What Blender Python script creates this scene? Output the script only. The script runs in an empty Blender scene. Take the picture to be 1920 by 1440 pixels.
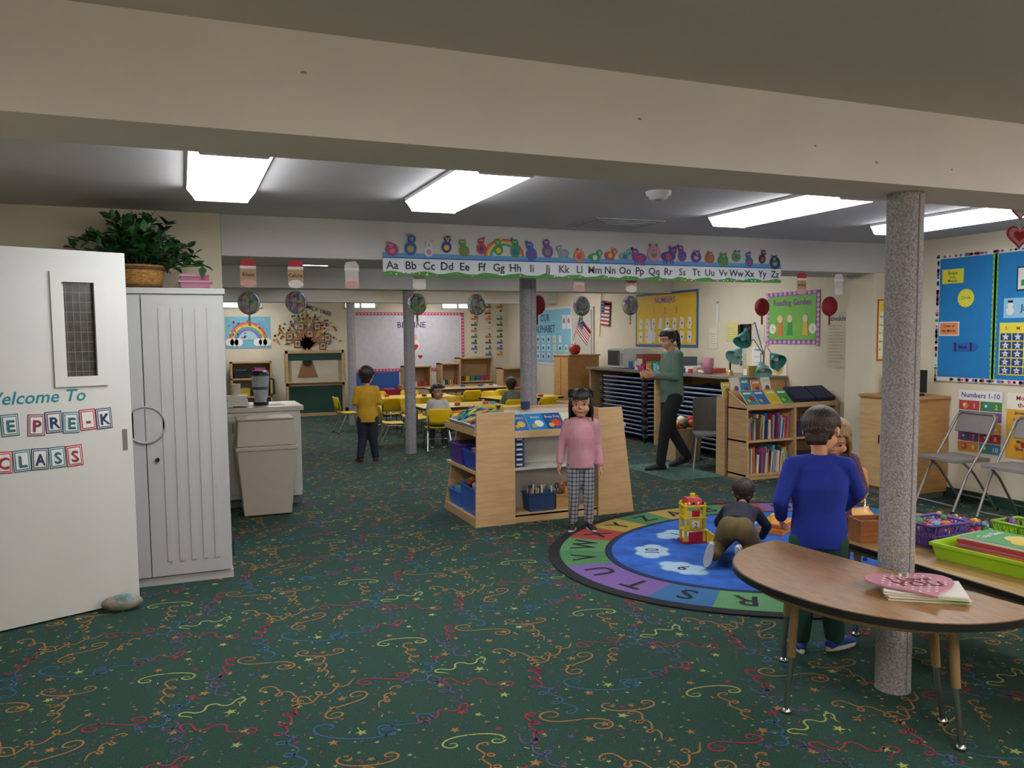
import bpy, math, random
from mathutils import Vector, Matrix
random.seed(11)
R=random.Random(5)
scene=bpy.context.scene
COL=scene.collection
pi=math.pi
# ---------------------------------------------------------------- materials
def lin(h):
    h=h.lstrip('#'); o=[]
    for i in (0,2,4):
        c=int(h[i:i+2],16)/255
        o.append(c/12.92 if c<=.04045 else ((c+.055)/1.055)**2.4)
    return tuple(o)
MC={}
def mat(name,hexc,rough=.6,metal=0.,var=.05,scale=12.,bump=0.,emit=0.,stretch=(1,1,1),trans=0.,detail=3.):
    if name in MC: return MC[name]
    m=bpy.data.materials.new(name); m.use_nodes=True
    nt=m.node_tree; b=nt.nodes['Principled BSDF']
    c=lin(hexc)
    b.inputs['Roughness'].default_value=rough; b.inputs['Metallic'].default_value=metal
    if trans: b.inputs['Transmission Weight'].default_value=trans
    tc=nt.nodes.new('ShaderNodeTexCoord'); mp=nt.nodes.new('ShaderNodeMapping'); mp.inputs['Scale'].default_value=stretch
    nt.links.new(tc.outputs['Object'],mp.inputs['Vector'])
    nz=nt.nodes.new('ShaderNodeTexNoise'); nz.inputs['Scale'].default_value=scale; nz.inputs['Detail'].default_value=detail
    nt.links.new(mp.outputs['Vector'],nz.inputs['Vector'])
    cr=nt.nodes.new('ShaderNodeValToRGB')
    cr.color_ramp.elements[0].position=.3; cr.color_ramp.elements[1].position=.7
    cr.color_ramp.elements[0].color=(*[x*(1-var) for x in c],1); cr.color_ramp.elements[1].color=(*[min(1,x*(1+var)) for x in c],1)
    nt.links.new(nz.outputs['Fac'],cr.inputs['Fac']); nt.links.new(cr.outputs['Color'],b.inputs['Base Color'])
    if bump:
        bp=nt.nodes.new('ShaderNodeBump'); bp.inputs['Strength'].default_value=bump; bp.inputs['Distance'].default_value=.01
        nt.links.new(nz.outputs['Fac'],bp.inputs['Height']); nt.links.new(bp.outputs['Normal'],b.inputs['Normal'])
    if emit:
        b.inputs['Emission Color'].default_value=(*c,1); b.inputs['Emission Strength'].default_value=emit
    MC[name]=m; return m
def c(h,rough=.6): return mat('paint_'+h.lstrip('#'),h,rough,var=.03)
WOODM=mat('maple_laminate','#c49f70',.45,var=.12,scale=3,stretch=(1.5,1.5,14))
WOODH=mat('maple_laminate_top','#c8a577',.45,var=.1,scale=3,stretch=(2,14,2))
WOODC=mat('oak_cabinet_wood','#ad824e',.5,var=.14,scale=4,stretch=(2,2,12))
OAK=mat('walnut_laminate_top','#957049',.38,var=.3,scale=9,stretch=(14,1.1,1),detail=6)
OAK2=mat('oak_laminate_top','#a5824f',.38,var=.2,scale=7,stretch=(10,1,1),detail=5)
BLACK=mat('black_plastic','#141416',.4); WHITE=mat('white_paper','#dedcd6',.6,var=.02); CHROME=mat('chrome','#b9b9ba',.25,1.)
WALLC=mat('cream_wall_paint','#d5cab0',.75,var=.03,scale=4,bump=.03)
BEAMC=mat('beam_paint','#d2c9c2',.75,var=.03,scale=3,bump=.03)
HEADC=mat('header_paint','#c4c1bd',.75,var=.03,scale=3,bump=.03)
CEILC=mat('ceiling_paint','#bdb8b6',.85,var=.03,scale=2,bump=.03)
YEL=mat('yellow_plastic','#e6bb14',.4,var=.03); GREYP=mat('grey_cabinet_plastic','#b2b1af',.5,var=.02)
CARP=mat('green_carpet','#193f33',.95,var=.5,scale=160,bump=.5,detail=2)
CARPB=mat('green_carpet_base','#183a2e',.95,var=.3,scale=90)
COLM=mat('grey_carpet_wrap','#9a9598',.95,var=.38,scale=110,bump=1.,detail=4)
METG=mat('grey_metal_frame','#8a8580',.4,.6); 
# ---------------------------------------------------------------- mesh builder
def frame(o,right,up=(0,0,1)):
    r=Vector(right).normalized(); u=Vector(up).normalized(); n=r.cross(u)
    M=Matrix(((r.x,u.x,n.x,o[0]),(r.y,u.y,n.y,o[1]),(r.z,u.z,n.z,o[2]),(0,0,0,1))); return M
def place(x,y,z=0,rot=0,s=1): return Matrix.Translation((x,y,z))@Matrix.Rotation(math.radians(rot),4,'Z')@Matrix.Scale(s,4)
GL={}
def textgeo(s):
    if s in GL: return GL[s]
    cu=bpy.data.curves.new('t','FONT'); cu.body=s; cu.size=1/.7; cu.resolution_u=2; cu.offset=.02; cu.align_x='CENTER'
    ob=bpy.data.objects.new('t',cu); COL.objects.link(ob); bpy.context.view_layer.update()
    me=bpy.data.meshes.new_from_object(ob.evaluated_get(bpy.context.evaluated_depsgraph_get()))
    r=([tuple(v.co) for v in me.vertices],[tuple(p.vertices) for p in me.polygons])
    bpy.data.objects.remove(ob); bpy.data.meshes.remove(me); bpy.data.curves.remove(cu)
    GL[s]=r; return r
SP={}
def unitsphere(n,m):
    if (n,m) in SP: return SP[(n,m)]
    vs=[(0,0,1)]
    for j in range(1,m):
        a=pi*j/m
        for i in range(n):
            b=2*pi*i/n; vs.append((math.sin(a)*math.cos(b),math.sin(a)*math.sin(b),math.cos(a)))
    vs.append((0,0,-1)); fs=[]
    for i in range(n): fs.append((0,1+i,1+(i+1)%n))
    for j in range(m-2):
        for i in range(n):
            a=1+j*n+i;b=1+j*n+(i+1)%n; fs.append((a,a+n,b+n,b))
    L=len(vs)-1; o=1+(m-2)*n
    for i in range(n): fs.append((L,o+(i+1)%n,o+i))
    SP[(n,m)]=(vs,fs); return vs,fs
class MB:
    def __init__(s,M=None): s.v=[];s.f=[];s.mi=[];s.sm=[];s.mats=[];s.M=M or Matrix()
    def add(s,vs,fs,m,smooth=False,M=None):
        T=s.M@M if M is not None else s.M
        o=len(s.v); s.v+= [tuple(T@Vector(v)) for v in vs]
        if m not in s.mats: s.mats.append(m)
        k=s.mats.index(m)
        for f in fs: s.f.append(tuple(i+o for i in f)); s.mi.append(k); s.sm.append(smooth)
    def box(s,x0,x1,y0,y1,z0,z1,m,M=None):
        vs=[(x,y,z) for x in(x0,x1) for y in(y0,y1) for z in(z0,z1)]
        s.add(vs,[(0,1,3,2),(4,6,7,5),(0,4,5,1),(2,3,7,6),(0,2,6,4),(1,5,7,3)],m,False,M)
    def cb(s,cx,cy,cz,sx,sy,sz,m,M=None): s.box(cx-sx/2,cx+sx/2,cy-sy/2,cy+sy/2,cz-sz/2,cz+sz/2,m,M)
    def tap(s,cx,cy,z0,z1,sx0,sy0,sx1,sy1,m,M=None):
        vs=[]
        for z,a,b in((z0,sx0/2,sy0/2),(z1,sx1/2,sy1/2)): vs+=[(cx-a,cy-b,z),(cx+a,cy-b,z),(cx+a,cy+b,z),(cx-a,cy+b,z)]
        s.add(vs,[(3,2,1,0),(4,5,6,7),(0,1,5,4),(1,2,6,5),(2,3,7,6),(3,0,4,7)],m,False,M)
    def tub(s,cx,cy,z0,z1,sx0,sy0,sx1,sy1,m,t=.006,M=None):
        vs=[]
        for z,a,b in((z0,sx0/2,sy0/2),(z1,sx1/2,sy1/2),(z1,sx1/2-t,sy1/2-t),(z0+t,sx0/2-t,sy0/2-t)):
            vs+=[(cx-a,cy-b,z),(cx+a,cy-b,z),(cx+a,cy+b,z),(cx-a,cy+b,z)]
        fs=[(3,2,1,0),(12,13,14,15)]
        for k in range(3):
            for i in range(4): j=(i+1)%4; fs.append((k*4+i,k*4+j,k*4+4+j,k*4+4+i))
        s.add(vs,fs,m,False,M)
        s.box(cx-sx1/2-.006,cx+sx1/2+.006,cy-sy1/2-.006,cy-sy1/2+.004,z1-.012,z1+.002,m,M); s.box(cx-sx1/2-.006,cx+sx1/2+.006,cy+sy1/2-.004,cy+sy1/2+.006,z1-.012,z1+.002,m,M)
        s.box(cx-sx1/2-.006,cx-sx1/2+.004,cy-sy1/2,cy+sy1/2,z1-.012,z1+.002,m,M); s.box(cx+sx1/2-.004,cx+sx1/2+.006,cy-sy1/2,cy+sy1/2,z1-.012,z1+.002,m,M)
    def cyl(s,p0,p1,r0,r1,m,n=14,M=None,cap=True,smooth=True):
        p0=Vector(p0);p1=Vector(p1);d=(p1-p0)
        if d.length<1e-9: return
        d.normalize(); a=d.orthogonal().normalized(); b=d.cross(a)
        vs=[];
        for p,r in((p0,r0),(p1,r1)):
            for i in range(n): t=2*pi*i/n; vs.append(tuple(p+a*math.cos(t)*r+b*math.sin(t)*r))
        s.add(vs,[(i,(i+1)%n,n+(i+1)%n,n+i) for i in range(n)],m,smooth,M)
        if cap: s.add(vs,[tuple(range(n-1,-1,-1)),tuple(range(n,2*n))],m,False,M)
    def ell(s,ctr,r,m,n=14,k=9,M=None):
        if not hasattr(r,'__len__'): r=(r,r,r)
        vs,fs=unitsphere(n,k); s.add([(ctr[0]+v[0]*r[0],ctr[1]+v[1]*r[1],ctr[2]+v[2]*r[2]) for v in vs],fs,m,True,M)
    def cap(s,p0,r0,p1,r1,m=None,n=12,M=None):
        m=m or WHITE
        s.cyl(p0,p1,r0,r1,m,n,M); s.ell(p0,r0,m,n,8,M); s.ell(p1,r1,m,n,8,M)
    def tube(s,pts,r,m,n=8,M=None,closed=False):
        P=[Vector(p) for p in pts]; N=len(P)
        a=None; vs=[]
        for i,p in enumerate(P):
            if closed: d=P[(i+1)%N]-P[i-1]
            else: d=P[min(i+1,N-1)]-P[max(i-1,0)]
            d.normalize()
            a=d.orthogonal().normalized() if a is None else (a-d*a.dot(d)).normalized()
            b=d.cross(a); rr=r[i] if hasattr(r,'__len__') else r
            for j in range(n): t=2*pi*j/n; vs.append(tuple(p+a*math.cos(t)*rr+b*math.sin(t)*rr))
        fs=[]
        for i in range(N if closed else N-1):
            k=(i+1)%N
            for j in range(n): fs.append((i*n+j,i*n+(j+1)%n,k*n+(j+1)%n,k*n+j))
        s.add(vs,fs,m,True,M)
        if not closed: s.add(vs,[tuple(range(n-1,-1,-1)),tuple(range((N-1)*n,N*n))],m,False,M)
    def prism(s,pts,z0,z1,m,M=None):
        n=len(pts); vs=[(p[0],p[1],z0) for p in pts]+[(p[0],p[1],z1) for p in pts]
        s.add(vs,[tuple(range(n-1,-1,-1)),tuple(range(n,2*n))]+[(i,(i+1)%n,n+(i+1)%n,n+i) for i in range(n)],m,False,M)
    def lathe(s,prof,m,ctr=(0,0,0),n=20,M=None):
        vs=[]
        for r,z in prof:
            for i in range(n): t=2*pi*i/n; vs.append((ctr[0]+r*math.cos(t),ctr[1]+r*math.sin(t),ctr[2]+z))
        fs=[]
        for k in range(len(prof)-1):
            for i in range(n): fs.append((k*n+i,k*n+(i+1)%n,(k+1)*n+(i+1)%n,(k+1)*n+i))
        s.add(vs,fs,m,True,M)
    def loft(s,rings,m,xa=(1,0,0),n=18,M=None):
        vs=[];N=len(rings); X=Vector(xa).normalized()
        for i,(p,rx,ry) in enumerate(rings):
            d=Vector(rings[min(i+1,N-1)][0])-Vector(rings[max(i-1,0)][0]); d.normalize()
            x=(X-d*X.dot(d)).normalized(); y=d.cross(x)
            for j in range(n): t=2*pi*j/n; vs.append(tuple(Vector(p)+x*math.cos(t)*rx+y*math.sin(t)*ry))
        fs=[(i*n+j,i*n+(j+1)%n,(i+1)*n+(j+1)%n,(i+1)*n+j) for i in range(N-1) for j in range(n)]
        fs+=[tuple(range(n-1,-1,-1)),tuple(range((N-1)*n,N*n))]
        s.add(vs,fs,m,True,M)
    def rect(s,x,y,w,h,m,z=.002,M=None): s.box(x,x+w,y,y+h,0,z,m,M)
    def disc(s,x,y,r,m,z=.003,n=20,M=None,ry=None): 
        ry=ry or r; s.prism([(x+r*math.cos(2*pi*i/n),y+ry*math.sin(2*pi*i/n)) for i in range(n)],0,z,m,M)
    def text(s,t,x,y,size,m,z=.004,M=None,rot=0,maxw=None):
        vs,fs=textgeo(t)
        sx=size
        if maxw:
            w=max(v[0] for v in vs)-min(v[0] for v in vs)
            if w*size>maxw: sx=maxw/w
        T=Matrix.Translation((x,y,z))@Matrix.Rotation(math.radians(rot),4,'Z')@Matrix.Diagonal((sx,size,1,1))
        s.add(vs,fs,m,False,(M@T if M is not None else T))
    def star(s,x,y,r,m,z=.003,rot=0,M=None):
        s.prism([(x+(r if i%2==0 else r*.42)*math.cos(rot+pi/2+i*pi/5),y+(r if i%2==0 else r*.42)*math.sin(rot+pi/2+i*pi/5)) for i in range(10)],0,z,m,M)
    def heart(s,x,y,r,m,z=.003,M=None,z0=0):
        p=[]
        for i in range(28):
            t=2*pi*i/28; p.append((x+r*(16*math.sin(t)**3)/16,y+r*(13*math.cos(t)-5*math.cos(2*t)-2*math.cos(3*t)-math.cos(4*t))/16))
        s.prism(p[::-1],z0,z,m,M)
    def obj(s,name,bevel=0,parent=None,mesh_only=False):
        me=bpy.data.meshes.new(name); me.from_pydata(s.v,[],s.f)
        for m in s.mats: me.materials.append(m)
        me.polygons.foreach_set('material_index',s.mi); me.polygons.foreach_set('use_smooth',s.sm); me.update()
        ob=bpy.data.objects.new(name,me); COL.objects.link(ob)
        if bevel:
            b=ob.modifiers.new('bevel','BEVEL'); b.width=bevel; b.segments=2; b.limit_method='ANGLE'; b.angle_limit=.7
        if parent: setparent(ob,parent)
        return ob
def setparent(ob,p): 
    ob.parent=p; ob.matrix_parent_inverse=p.matrix_world.inverted()
def empty(name,loc):
    e=bpy.data.objects.new(name,None); COL.objects.link(e); e.location=loc; e.matrix_world=Matrix.Translation(loc); e.empty_display_size=.1; return e
def sbox(name,x0,x1,y0,y1,z0,z1,m,bevel=0):
    b=MB(); b.box(x0,x1,y0,y1,z0,z1,m); return b.obj(name,bevel)
# ---------------------------------------------------------------- room shell
XR=6.6; XB=6.75; YB=16.8; H=2.415; HB=2.125
floor=sbox('floor',-2.6,7,-2.8,17,-.1,0,CARP)
sbox('ceiling',-2.6,7,-2.8,17,H,H+.1,CEILC)
sbox('wall_right',XR,7,-2.8,6.4,0,H,WALLC)
sbox('wall_right_rear',XB,7,6.4,17,0,H,WALLC)
sbox('wall_front',-2.6,7,-2.8,-2.6,0,H,WALLC)
b=MB(); b.box(-1.3,-1.1,-2.6,3.92,0,H,WALLC); b.box(-1.3,-1.1,4.9,6.05,0,H,WALLC); b.box(-1.3,-1.1,3.92,4.9,2.07,H,WALLC); b.obj('wall_left')
sbox('wall_left_rear',-1.3,-1.1,6.2,YB,0,H,WALLC)
sbox('wall_partition',-1.3,.28,6.05,6.2,0,H,WALLC)
sbox('wall_pier',6.28,XR,6.05,6.4,0,HB,WALLC)
sbox('light_block_hallway',-2.6,-2.45,-2.6,6.2,0,H,WALLC)  # unseen wall added beyond the doorway to stop sky light leaking in
sbox('light_block_hallway_end',-2.45,-1.3,6.05,6.2,0,H,WALLC)  # unseen end wall, added to close off the same light leak
wins=[(.72,1.5),(3.12,3.8),(5.2,5.95)]
WZ0,WZ1=2.13,2.39
b=MB(); b.box(-1.3,7,YB,17,0,WZ0,WALLC); b.box(-1.3,7,YB,17,WZ1,H,WALLC)
xs=-1.3
for a,d in wins: b.box(xs,a,YB,17,WZ0,WZ1,WALLC); xs=d
b.box(xs,7,YB,17,WZ0,WZ1,WALLC); b.obj('wall_back')
for i,(a,d) in enumerate(wins):
    b=MB(); 
    b.box(a,d,YB-.02,YB+.04,WZ0,WZ0+.025,WHITE); b.box(a,d,YB-.02,YB+.04,WZ1-.025,WZ1,WHITE)
    for x in (a,(a+d)/2-.012,d-.025): b.box(x,x+.025,YB-.02,YB+.04,WZ0,WZ1,WHITE)
    b.obj('window_%d'%(i+1))
b=MB(); b.box(-1.1,XR,2.41,2.73,HB,H,BEAMC)
sc=mat('beam_scuff','#a08c72',.8)
for x,z,w in((.35,2.3,.022),(1.45,2.27,.018),(2.2,2.24,.012),(2.5,2.2,.02),(2.9,2.2,.01)): b.ell((x,2.41,z),(w/2,.0015,.004),sc,8,6)
b.obj('beam_front',.006)
b=MB(); b.box(.28,XR,6.05,6.65,HB,H,HEADC); b.box(XR,XB,6.4,6.65,HB,H,HEADC); b.obj('beam_header',.006)
sbox('beam_middle',-1.1,XB,10.28,10.62,HB+.03,H,HEADC,.006)
sbox('beam_rear',-1.1,XB,14.25,14.57,HB+.03,H,HEADC,.006)
sbox('baseboard_partition',.0,.295,6.035,6.05,0,.1,CARPB)
sbox('baseboard_right',XR-.015,XR,-2.6,6.05,0,.1,CARPB)
sbox('baseboard_right_rear',XB-.015,XB,6.4,YB,0,.1,CARPB)
sbox('baseboard_back',-1.1,XB,YB-.015,YB,0,.1,CARPB)
sbox('baseboard_pier',6.265,6.28,6.05,6.4,0,.1,CARPB)
b=MB(); 
for y in (3.88,4.9): b.box(-1.1,-1.08,y,y+.05,0,2.07,WHITE)
b.box(-1.1,-1.08,3.88,4.95,2.07,2.12,WHITE); b.obj('trim_doorway')
for i,(x,y) in enumerate(((2.82,2.56),(2.78,6.46),(2.785,10.45),(2.785,14.4))):
    b=MB(); h=HB if i<2 else HB+.03
    r=.072
    b.lathe([(r,0),(r*1.01,.4),(r,.8),(r*1.01,1.3),(r,1.8),(r,h)],COLM,(x,y,0),32); b.cyl((x,y,0),(x,y,.01),r*1.03,r*1.03,COLM,32)
    b.box(x-.003,x+.003,y-r-.003,y-r+.002,.01,h-.01,mat('seam','#858184',.9))
    b.obj('carpet_wrapped_column')
# ---------------------------------------------------------------- carpet pattern
CC=[mat('confetti_orange','#94693a',.95,var=.3,scale=150),mat('confetti_lime','#969d55',.95,var=.3,scale=150),mat('confetti_red','#8d233a',.95,var=.3,scale=150),
    mat('confetti_blue','#2f567b',.95,var=.3,scale=150),mat('confetti_purple','#50426f',.95,var=.3,scale=150)]
T=1.1
tp=MB(); zz=.0012
def ribbon(pts,w,m):
    vs=[];N=len(pts)
    for i,p in enumerate(pts):
        a=pts[max(i-1,0)];q=pts[min(i+1,N-1)]; dx,dy=q[0]-a[0],q[1]-a[1]; l=math.hypot(dx,dy) or 1
        ww=w*min(1,.35+6*min(i,N-1-i)/N)
        vs+=[(p[0]-dy/l*ww,p[1]+dx/l*ww,zz),(p[0]+dy/l*ww,p[1]-dx/l*ww,zz)]
    tp.add(vs,[(2*i,2*i+1,2*i+3,2*i+2) for i in range(N-1)],m)
def squig(kind,cx,cy,L,rot,m,fl):
    N=64; x=y=0; P_=[]
    for i in range(N):
        s=2*i/(N-1)-1
        if kind==0: th=7.5*s*s
        elif kind==1: th=6.5*s**3+1.1*s
        elif kind==2: th=1.25*math.sin(2*pi*1.6*s)+2.2*s**3
        else: th=9.2*s+1.15*math.sin(9.2*s+1.3)
        P_.append((x,y)); x+=math.cos(th)*L/N; y+=fl*math.sin(th)*L/N*.8
        if kind==3: x+=.30*L/N
    mx=(min(p[0] for p in P_)+max(p[0] for p in P_))/2; my=(min(p[1] for p in P_)+max(p[1] for p in P_))/2
    ca,sa=math.cos(rot),math.sin(rot)
    ribbon([(cx+(p[0]-mx)*ca-(p[1]-my)*sa,cy+(p[0]-mx)*sa+(p[1]-my)*ca) for p in P_],.0044,m)
CR=random.Random(3)
cells=[(i,j) for i in range(5) for j in range(5)]; CR.shuffle(cells)
for k,(i,j) in enumerate(cells[:21]):
    squig([3,0,3,1,2,3][k%6],(i+.5+CR.uniform(-.2,.2))*T/5,(j+.5+CR.uniform(-.2,.2))*T/5,CR.uniform(.5,.8),CR.uniform(-.6,.6)+CR.choice([0,pi]),CC[[0,2,0,3,1,2,4,0,3,0,2][k%11]],CR.choice([-1,1]))
for k in range(30): tp.star(0,0,CR.uniform(.017,.028),CC[CR.choice([0,0,1,1,2,4])],zz,0,Matrix.Translation((CR.uniform(0,T),CR.uniform(0,T),0))@Matrix.Rotation(CR.uniform(0,6),4,'Z'))
for k in range(90): tp.star(0,0,CR.uniform(.007,.012),CC[CR.choice([0,1,1,2,3,4])],zz,0,Matrix.Translation((CR.uniform(0,T),CR.uniform(0,T),0))@Matrix.Rotation(CR.uniform(0,6),4,'Z'))
for k in range(220):
    x,y,a=CR.uniform(0,T),CR.uniform(0,T),CR.uniform(0,pi); l=CR.uniform(.004,.011); w=.0027
    ca,sa=math.cos(a),math.sin(a)
    tp.add([(x-l*ca+w*sa,y-l*sa-w*ca,zz),(x+l*ca+w*sa,y+l*sa-w*ca,zz),(x+l*ca-w*sa,y+l*sa+w*ca,zz),(x-l*ca-w*sa,y-l*sa+w*ca,zz)],[(0,1,2,3)],CC[CR.randrange(5)])
V=[];F=[];MI=[]
for ix in range(7):
    for iy in range(14):
        x0=-1.1+ix*T; y0=1.0+iy*T
        if y0>6.3 and x0<-.5 : continue
        o=len(V)
        V+=[(min(max(v[0]+x0,-1.09),XR-.02),v[1]+y0,v[2]) for v in tp.v]
        F+=[tuple(i+o for i in f) for f in tp.f]; MI+=tp.mi
me=bpy.data.meshes.new('carpet_confetti_pattern'); me.from_pydata(V,[],F)
for m in tp.mats: me.materials.append(m)
me.polygons.foreach_set('material_index',MI); me.update()
ob=bpy.data.objects.new('carpet_confetti_pattern',me); COL.objects.link(ob); setparent(ob,floor)
# ---------------------------------------------------------------- lights
LENS=mat('fluorescent_lens','#f4f8ff',.4,emit=15.5,var=0)
LENSF=mat('front_fill_lens','#fff7f2',.4,emit=32,var=0)  # stronger lens for unseen front fixtures, added to brighten the front beam
LTUBE=mat('fluorescent_tube_glow','#ffffff',.4,emit=22,var=0)
LBODY=mat('fixture_body','#e6e6e6',.5)
def fixture(x,y,w=.37,l=1.24,lm=LENS):
    b=MB()
    b.box(x,x+w,y,y+l,H-.02,H-.001,LBODY)
    b.tap(x+w/2,y+l/2,H-.02,H-.075,w,l,w-.09,l-.01,lm)
    for i in (0,1): xx=x+w*(.32+.36*i); b.box(xx-.012,xx+.012,y+.03,y+l-.03,H-.078,H-.075,LTUBE)
    for yy in(y-.008,y+l): b.tap(x+w/2,yy+.004,H-.001,H-.08,w+.005,.008,w-.085,.008,LBODY)
    return b.obj('fluorescent_light_fixture')
for x in(.06,1.33,3.6,5.16): fixture(x,3.78)
for x in(-.4,1.2,2.8,4.6): fixture(x,-1.2,lm=LENSF)  # out-of-view fixtures put in behind the camera to light the front beam
for x in(4.6,): fixture(x,.4,lm=LENSF)  # one more unseen fixture, added for extra light at the front
for x in(1.2,3.3,5.3): fixture(x,7.9)
for x in(1.0,3.3,5.3): fixture(x,12.2)
for x in(1.0,4.6): fixture(x,15.1)
b=MB(); b.lathe([(.001,-.05),(.04,-.05),(.055,-.042),(.06,-.025),(.075,-.022),(.078,0)],WHITE,(2.72,4.3,H),24); b.lathe([(.02,-.052),(.022,-.05)],BLACK,(2.72,4.3,H),12); b.obj('smoke_detector')
b=MB(); g=mat('vent_grey','#a5a29e',.6)
b.box(2.85,3.45,5.35,5.85,H-.012,H-.001,g)
for i in range(3): b.box(2.9+.06*i,3.4-.06*i,5.4+.05*i,5.8-.05*i,H-.018-.005*i,H-.012,g)
b.obj('ceiling_vent',.003)
# ---------------------------------------------------------------- door
DOORM=mat('white_door_paint','#cfcdc7',.5,var=.02,scale=3)
dv=Vector((.65,.27,0)).normalized(); ho=Vector((-.285,5.19,0))-dv*.9
M=frame((ho.x,ho.y,.012),dv)
b=MB(M)
b.box(.02,.515,0,2.03,-.045,0,DOORM); b.box(.77,.9,0,2.03,-.045,0,DOORM); b.box(.515,.77,0,1.29,-.045,0,DOORM); b.box(.515,.77,1.9,2.03,-.045,0,DOORM)
b.box(.535,.575,1.31,1.88,-.03,-.015,DOORM)
glass=mat('wired_glass_dark','#3f403b',.15,var=.3,scale=30)
b.box(.515,.77,1.29,1.9,-.028,-.02,glass)
for a in ((.505,.56,1.28,1.91),(.725,.78,1.28,1.91),(.56,.725,1.28,1.335),(.56,.725,1.855,1.91)): b.box(a[0],a[1],a[2],a[3],-.01,.012,DOORM)
for i in range(9): b.box(.56,.725,1.36+i*.055,1.362+i*.055,-.021,-.018,METG)
for i in range(4): b.box(.585+i*.035,.587+i*.035,1.335,1.855,-.021,-.018,METG)
for zc in(.25,1.0,1.8): b.cyl((.02,zc-.05,-.01),(.02,zc+.05,-.01),.012,.012,METG)
teal=c('#1e7c8c')
b.text('Welcome To',.40,1.2,.066,teal,.001,Matrix(((1,.25,0,-.3),(0,1,0,0),(0,0,1,0),(0,0,0,1))),rot=0,maxw=.62)
def block(ch,x,z,cc,tilt):
    MM=Matrix.Translation((x,z,0))@Matrix.Rotation(math.radians(tilt),4,'Z')
    b.cb(0,0,.001,.084,.118,.002,cc,MM); b.cb(0,0,.002,.074,.106,.003,WHITE,MM); b.cb(0,0,.0025,.067,.098,.004,cc,MM); b.cb(0,0,.003,.058,.088,.005,WHITE,MM)
    for dx,dz,z_ in((.003,-.004,.0062),(0,0,.0068)): b.text(ch,dx,-.031+dz,.06,BLACK if z_<.0065 else cc,z_,MM,maxw=.048)
navy=c('#27345e'); red=c('#b3202c'); tl=c('#2a6f7c'); mar=c('#8a2a4a')
for ch,x,k,t_ in zip('THEPRE-K',(.107,.193,.28,.404,.49,.576,.662,.748),(red,navy,tl,mar,navy,tl,red,navy),(3,-4,2,-3,2,-2,3,3)): block(ch,x,1.08+.01*(t_>0),k,t_)
for ch,x,k,t_ in zip('CLASS',(.241,.327,.413,.499,.585),(red,tl,navy,tl,red),(-3,2,-2,2,3)): block(ch,x,.895,k,t_)
b.box(.845,.87,.9,1.02,-.001,.004,METG); b.cyl((.855,.97,-.04),(.855,.97,-.1),.01,.01,METG); b.ell((.855,.97,-.11),.028,METG)
ob=b.obj('door_1')
b=MB(); st=mat('painted_stone','#8a8274',.7,var=.35,scale=25)
b.ell((-.37,5.06,.045),(.11,.06,.045),st,20,12); b.ell((-.36,5.05,.06),(.07,.045,.038),mat('stone_paint','#6f8a8a',.7,var=.5,scale=30),16,10); b.obj('painted_rock_doorstop')
# ---------------------------------------------------------------- grey storage cabinet
b=MB()
x0,x1,y0,y1=-.70,.255,5.5,6.03
b.box(x0,x1,y0,y1,.05,1.83,GREYP); b.box(x0-.01,x1+.01,y0-.02,y1,1.83,1.865,GREYP); b.box(x0-.005,x1+.005,y0-.015,y1,0,.05,GREYP)
sx=-.225; dk=mat('gap_dark','#6f6e6c',.7)
for a,d in((x0+.008,sx-.003),(sx+.003,x1-.008)):
    b.box(a,d,y0-.03,y0-.002,.06,1.82,GREYP)
    w=d-a
    for i in range(5):
        xx=a+w*(.2+.15*i); b.box(xx,xx+.03,y0-.036,y0-.03,.15,1.74,GREYP)
b.cyl((sx,y0-.036,1.02),(sx,y0-.03,1.02),.115,.115,GREYP,32); b.tube([(sx+.112*math.cos(k*pi/20),y0-.037,1.02+.112*math.sin(k*pi/20)) for k in range(40)],.006,mat('handle_ring_grey','#9a9896',.5),6,None,True)
b.box(sx-.003,sx+.003,y0-.038,y0-.036,.92,1.12,dk)
b.cyl((sx+.06,y0-.03,.8),(sx+.06,y0-.045,.8),.013,.013,BLACK)
b.obj('storage_cabinet',.006)
# plant
LEAF=[mat('leaf_dark','#1b4420',.5,var=.3,scale=8),mat('leaf_mid','#2f622b',.5,var=.3,scale=8),mat('leaf_light','#557b43',.5,var=.3,scale=8)]
b=MB(Matrix.Translation((-.24,5.76,1.867))); bk=mat('wicker_basket','#9c7134',.8,var=.5,scale=40,bump=.5,stretch=(1,1,3)); bk2=mat('wicker_basket_dark','#5d4021',.8,var=.4,scale=40)
b.lathe([(0.001,0),(.12,0),(.145,.05),(.155,.11),(.165,.15),(.15,.15),(.13,.08)],bk,n=28)
b.lathe([(.157,.118),(.166,.125),(.166,.14),(.158,.145)],bk2,n=28); b.lathe([(.128,.01),(.14,.02),(.14,.03),(.13,.035)],bk2,n=28)
b.ell((0,0,.1),(.14,.14,.04),bk2)
P=random.Random(2)
def leaf(p,d,l,m):
    d=Vector(d).normalized(); s=d.cross(Vector((P.uniform(-.4,.4),P.uniform(-.4,.4),1))).normalized(); n=s.cross(d)
    p=Vector(p); w=l*.33
    vs=[p,p+d*l*.35+s*w+n*l*.06,p+d*l*.4-n*0,p+d*l*.35-s*w+n*l*.06,p+d*l-n*l*.18,p+d*l*.7+s*w*.65,p+d*l*.7-s*w*.65]
    b.add([tuple(v) for v in vs],[(0,1,2),(0,2,3),(1,5,2),(2,5,4),(2,4,6),(2,6,3)],m,True)
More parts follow.
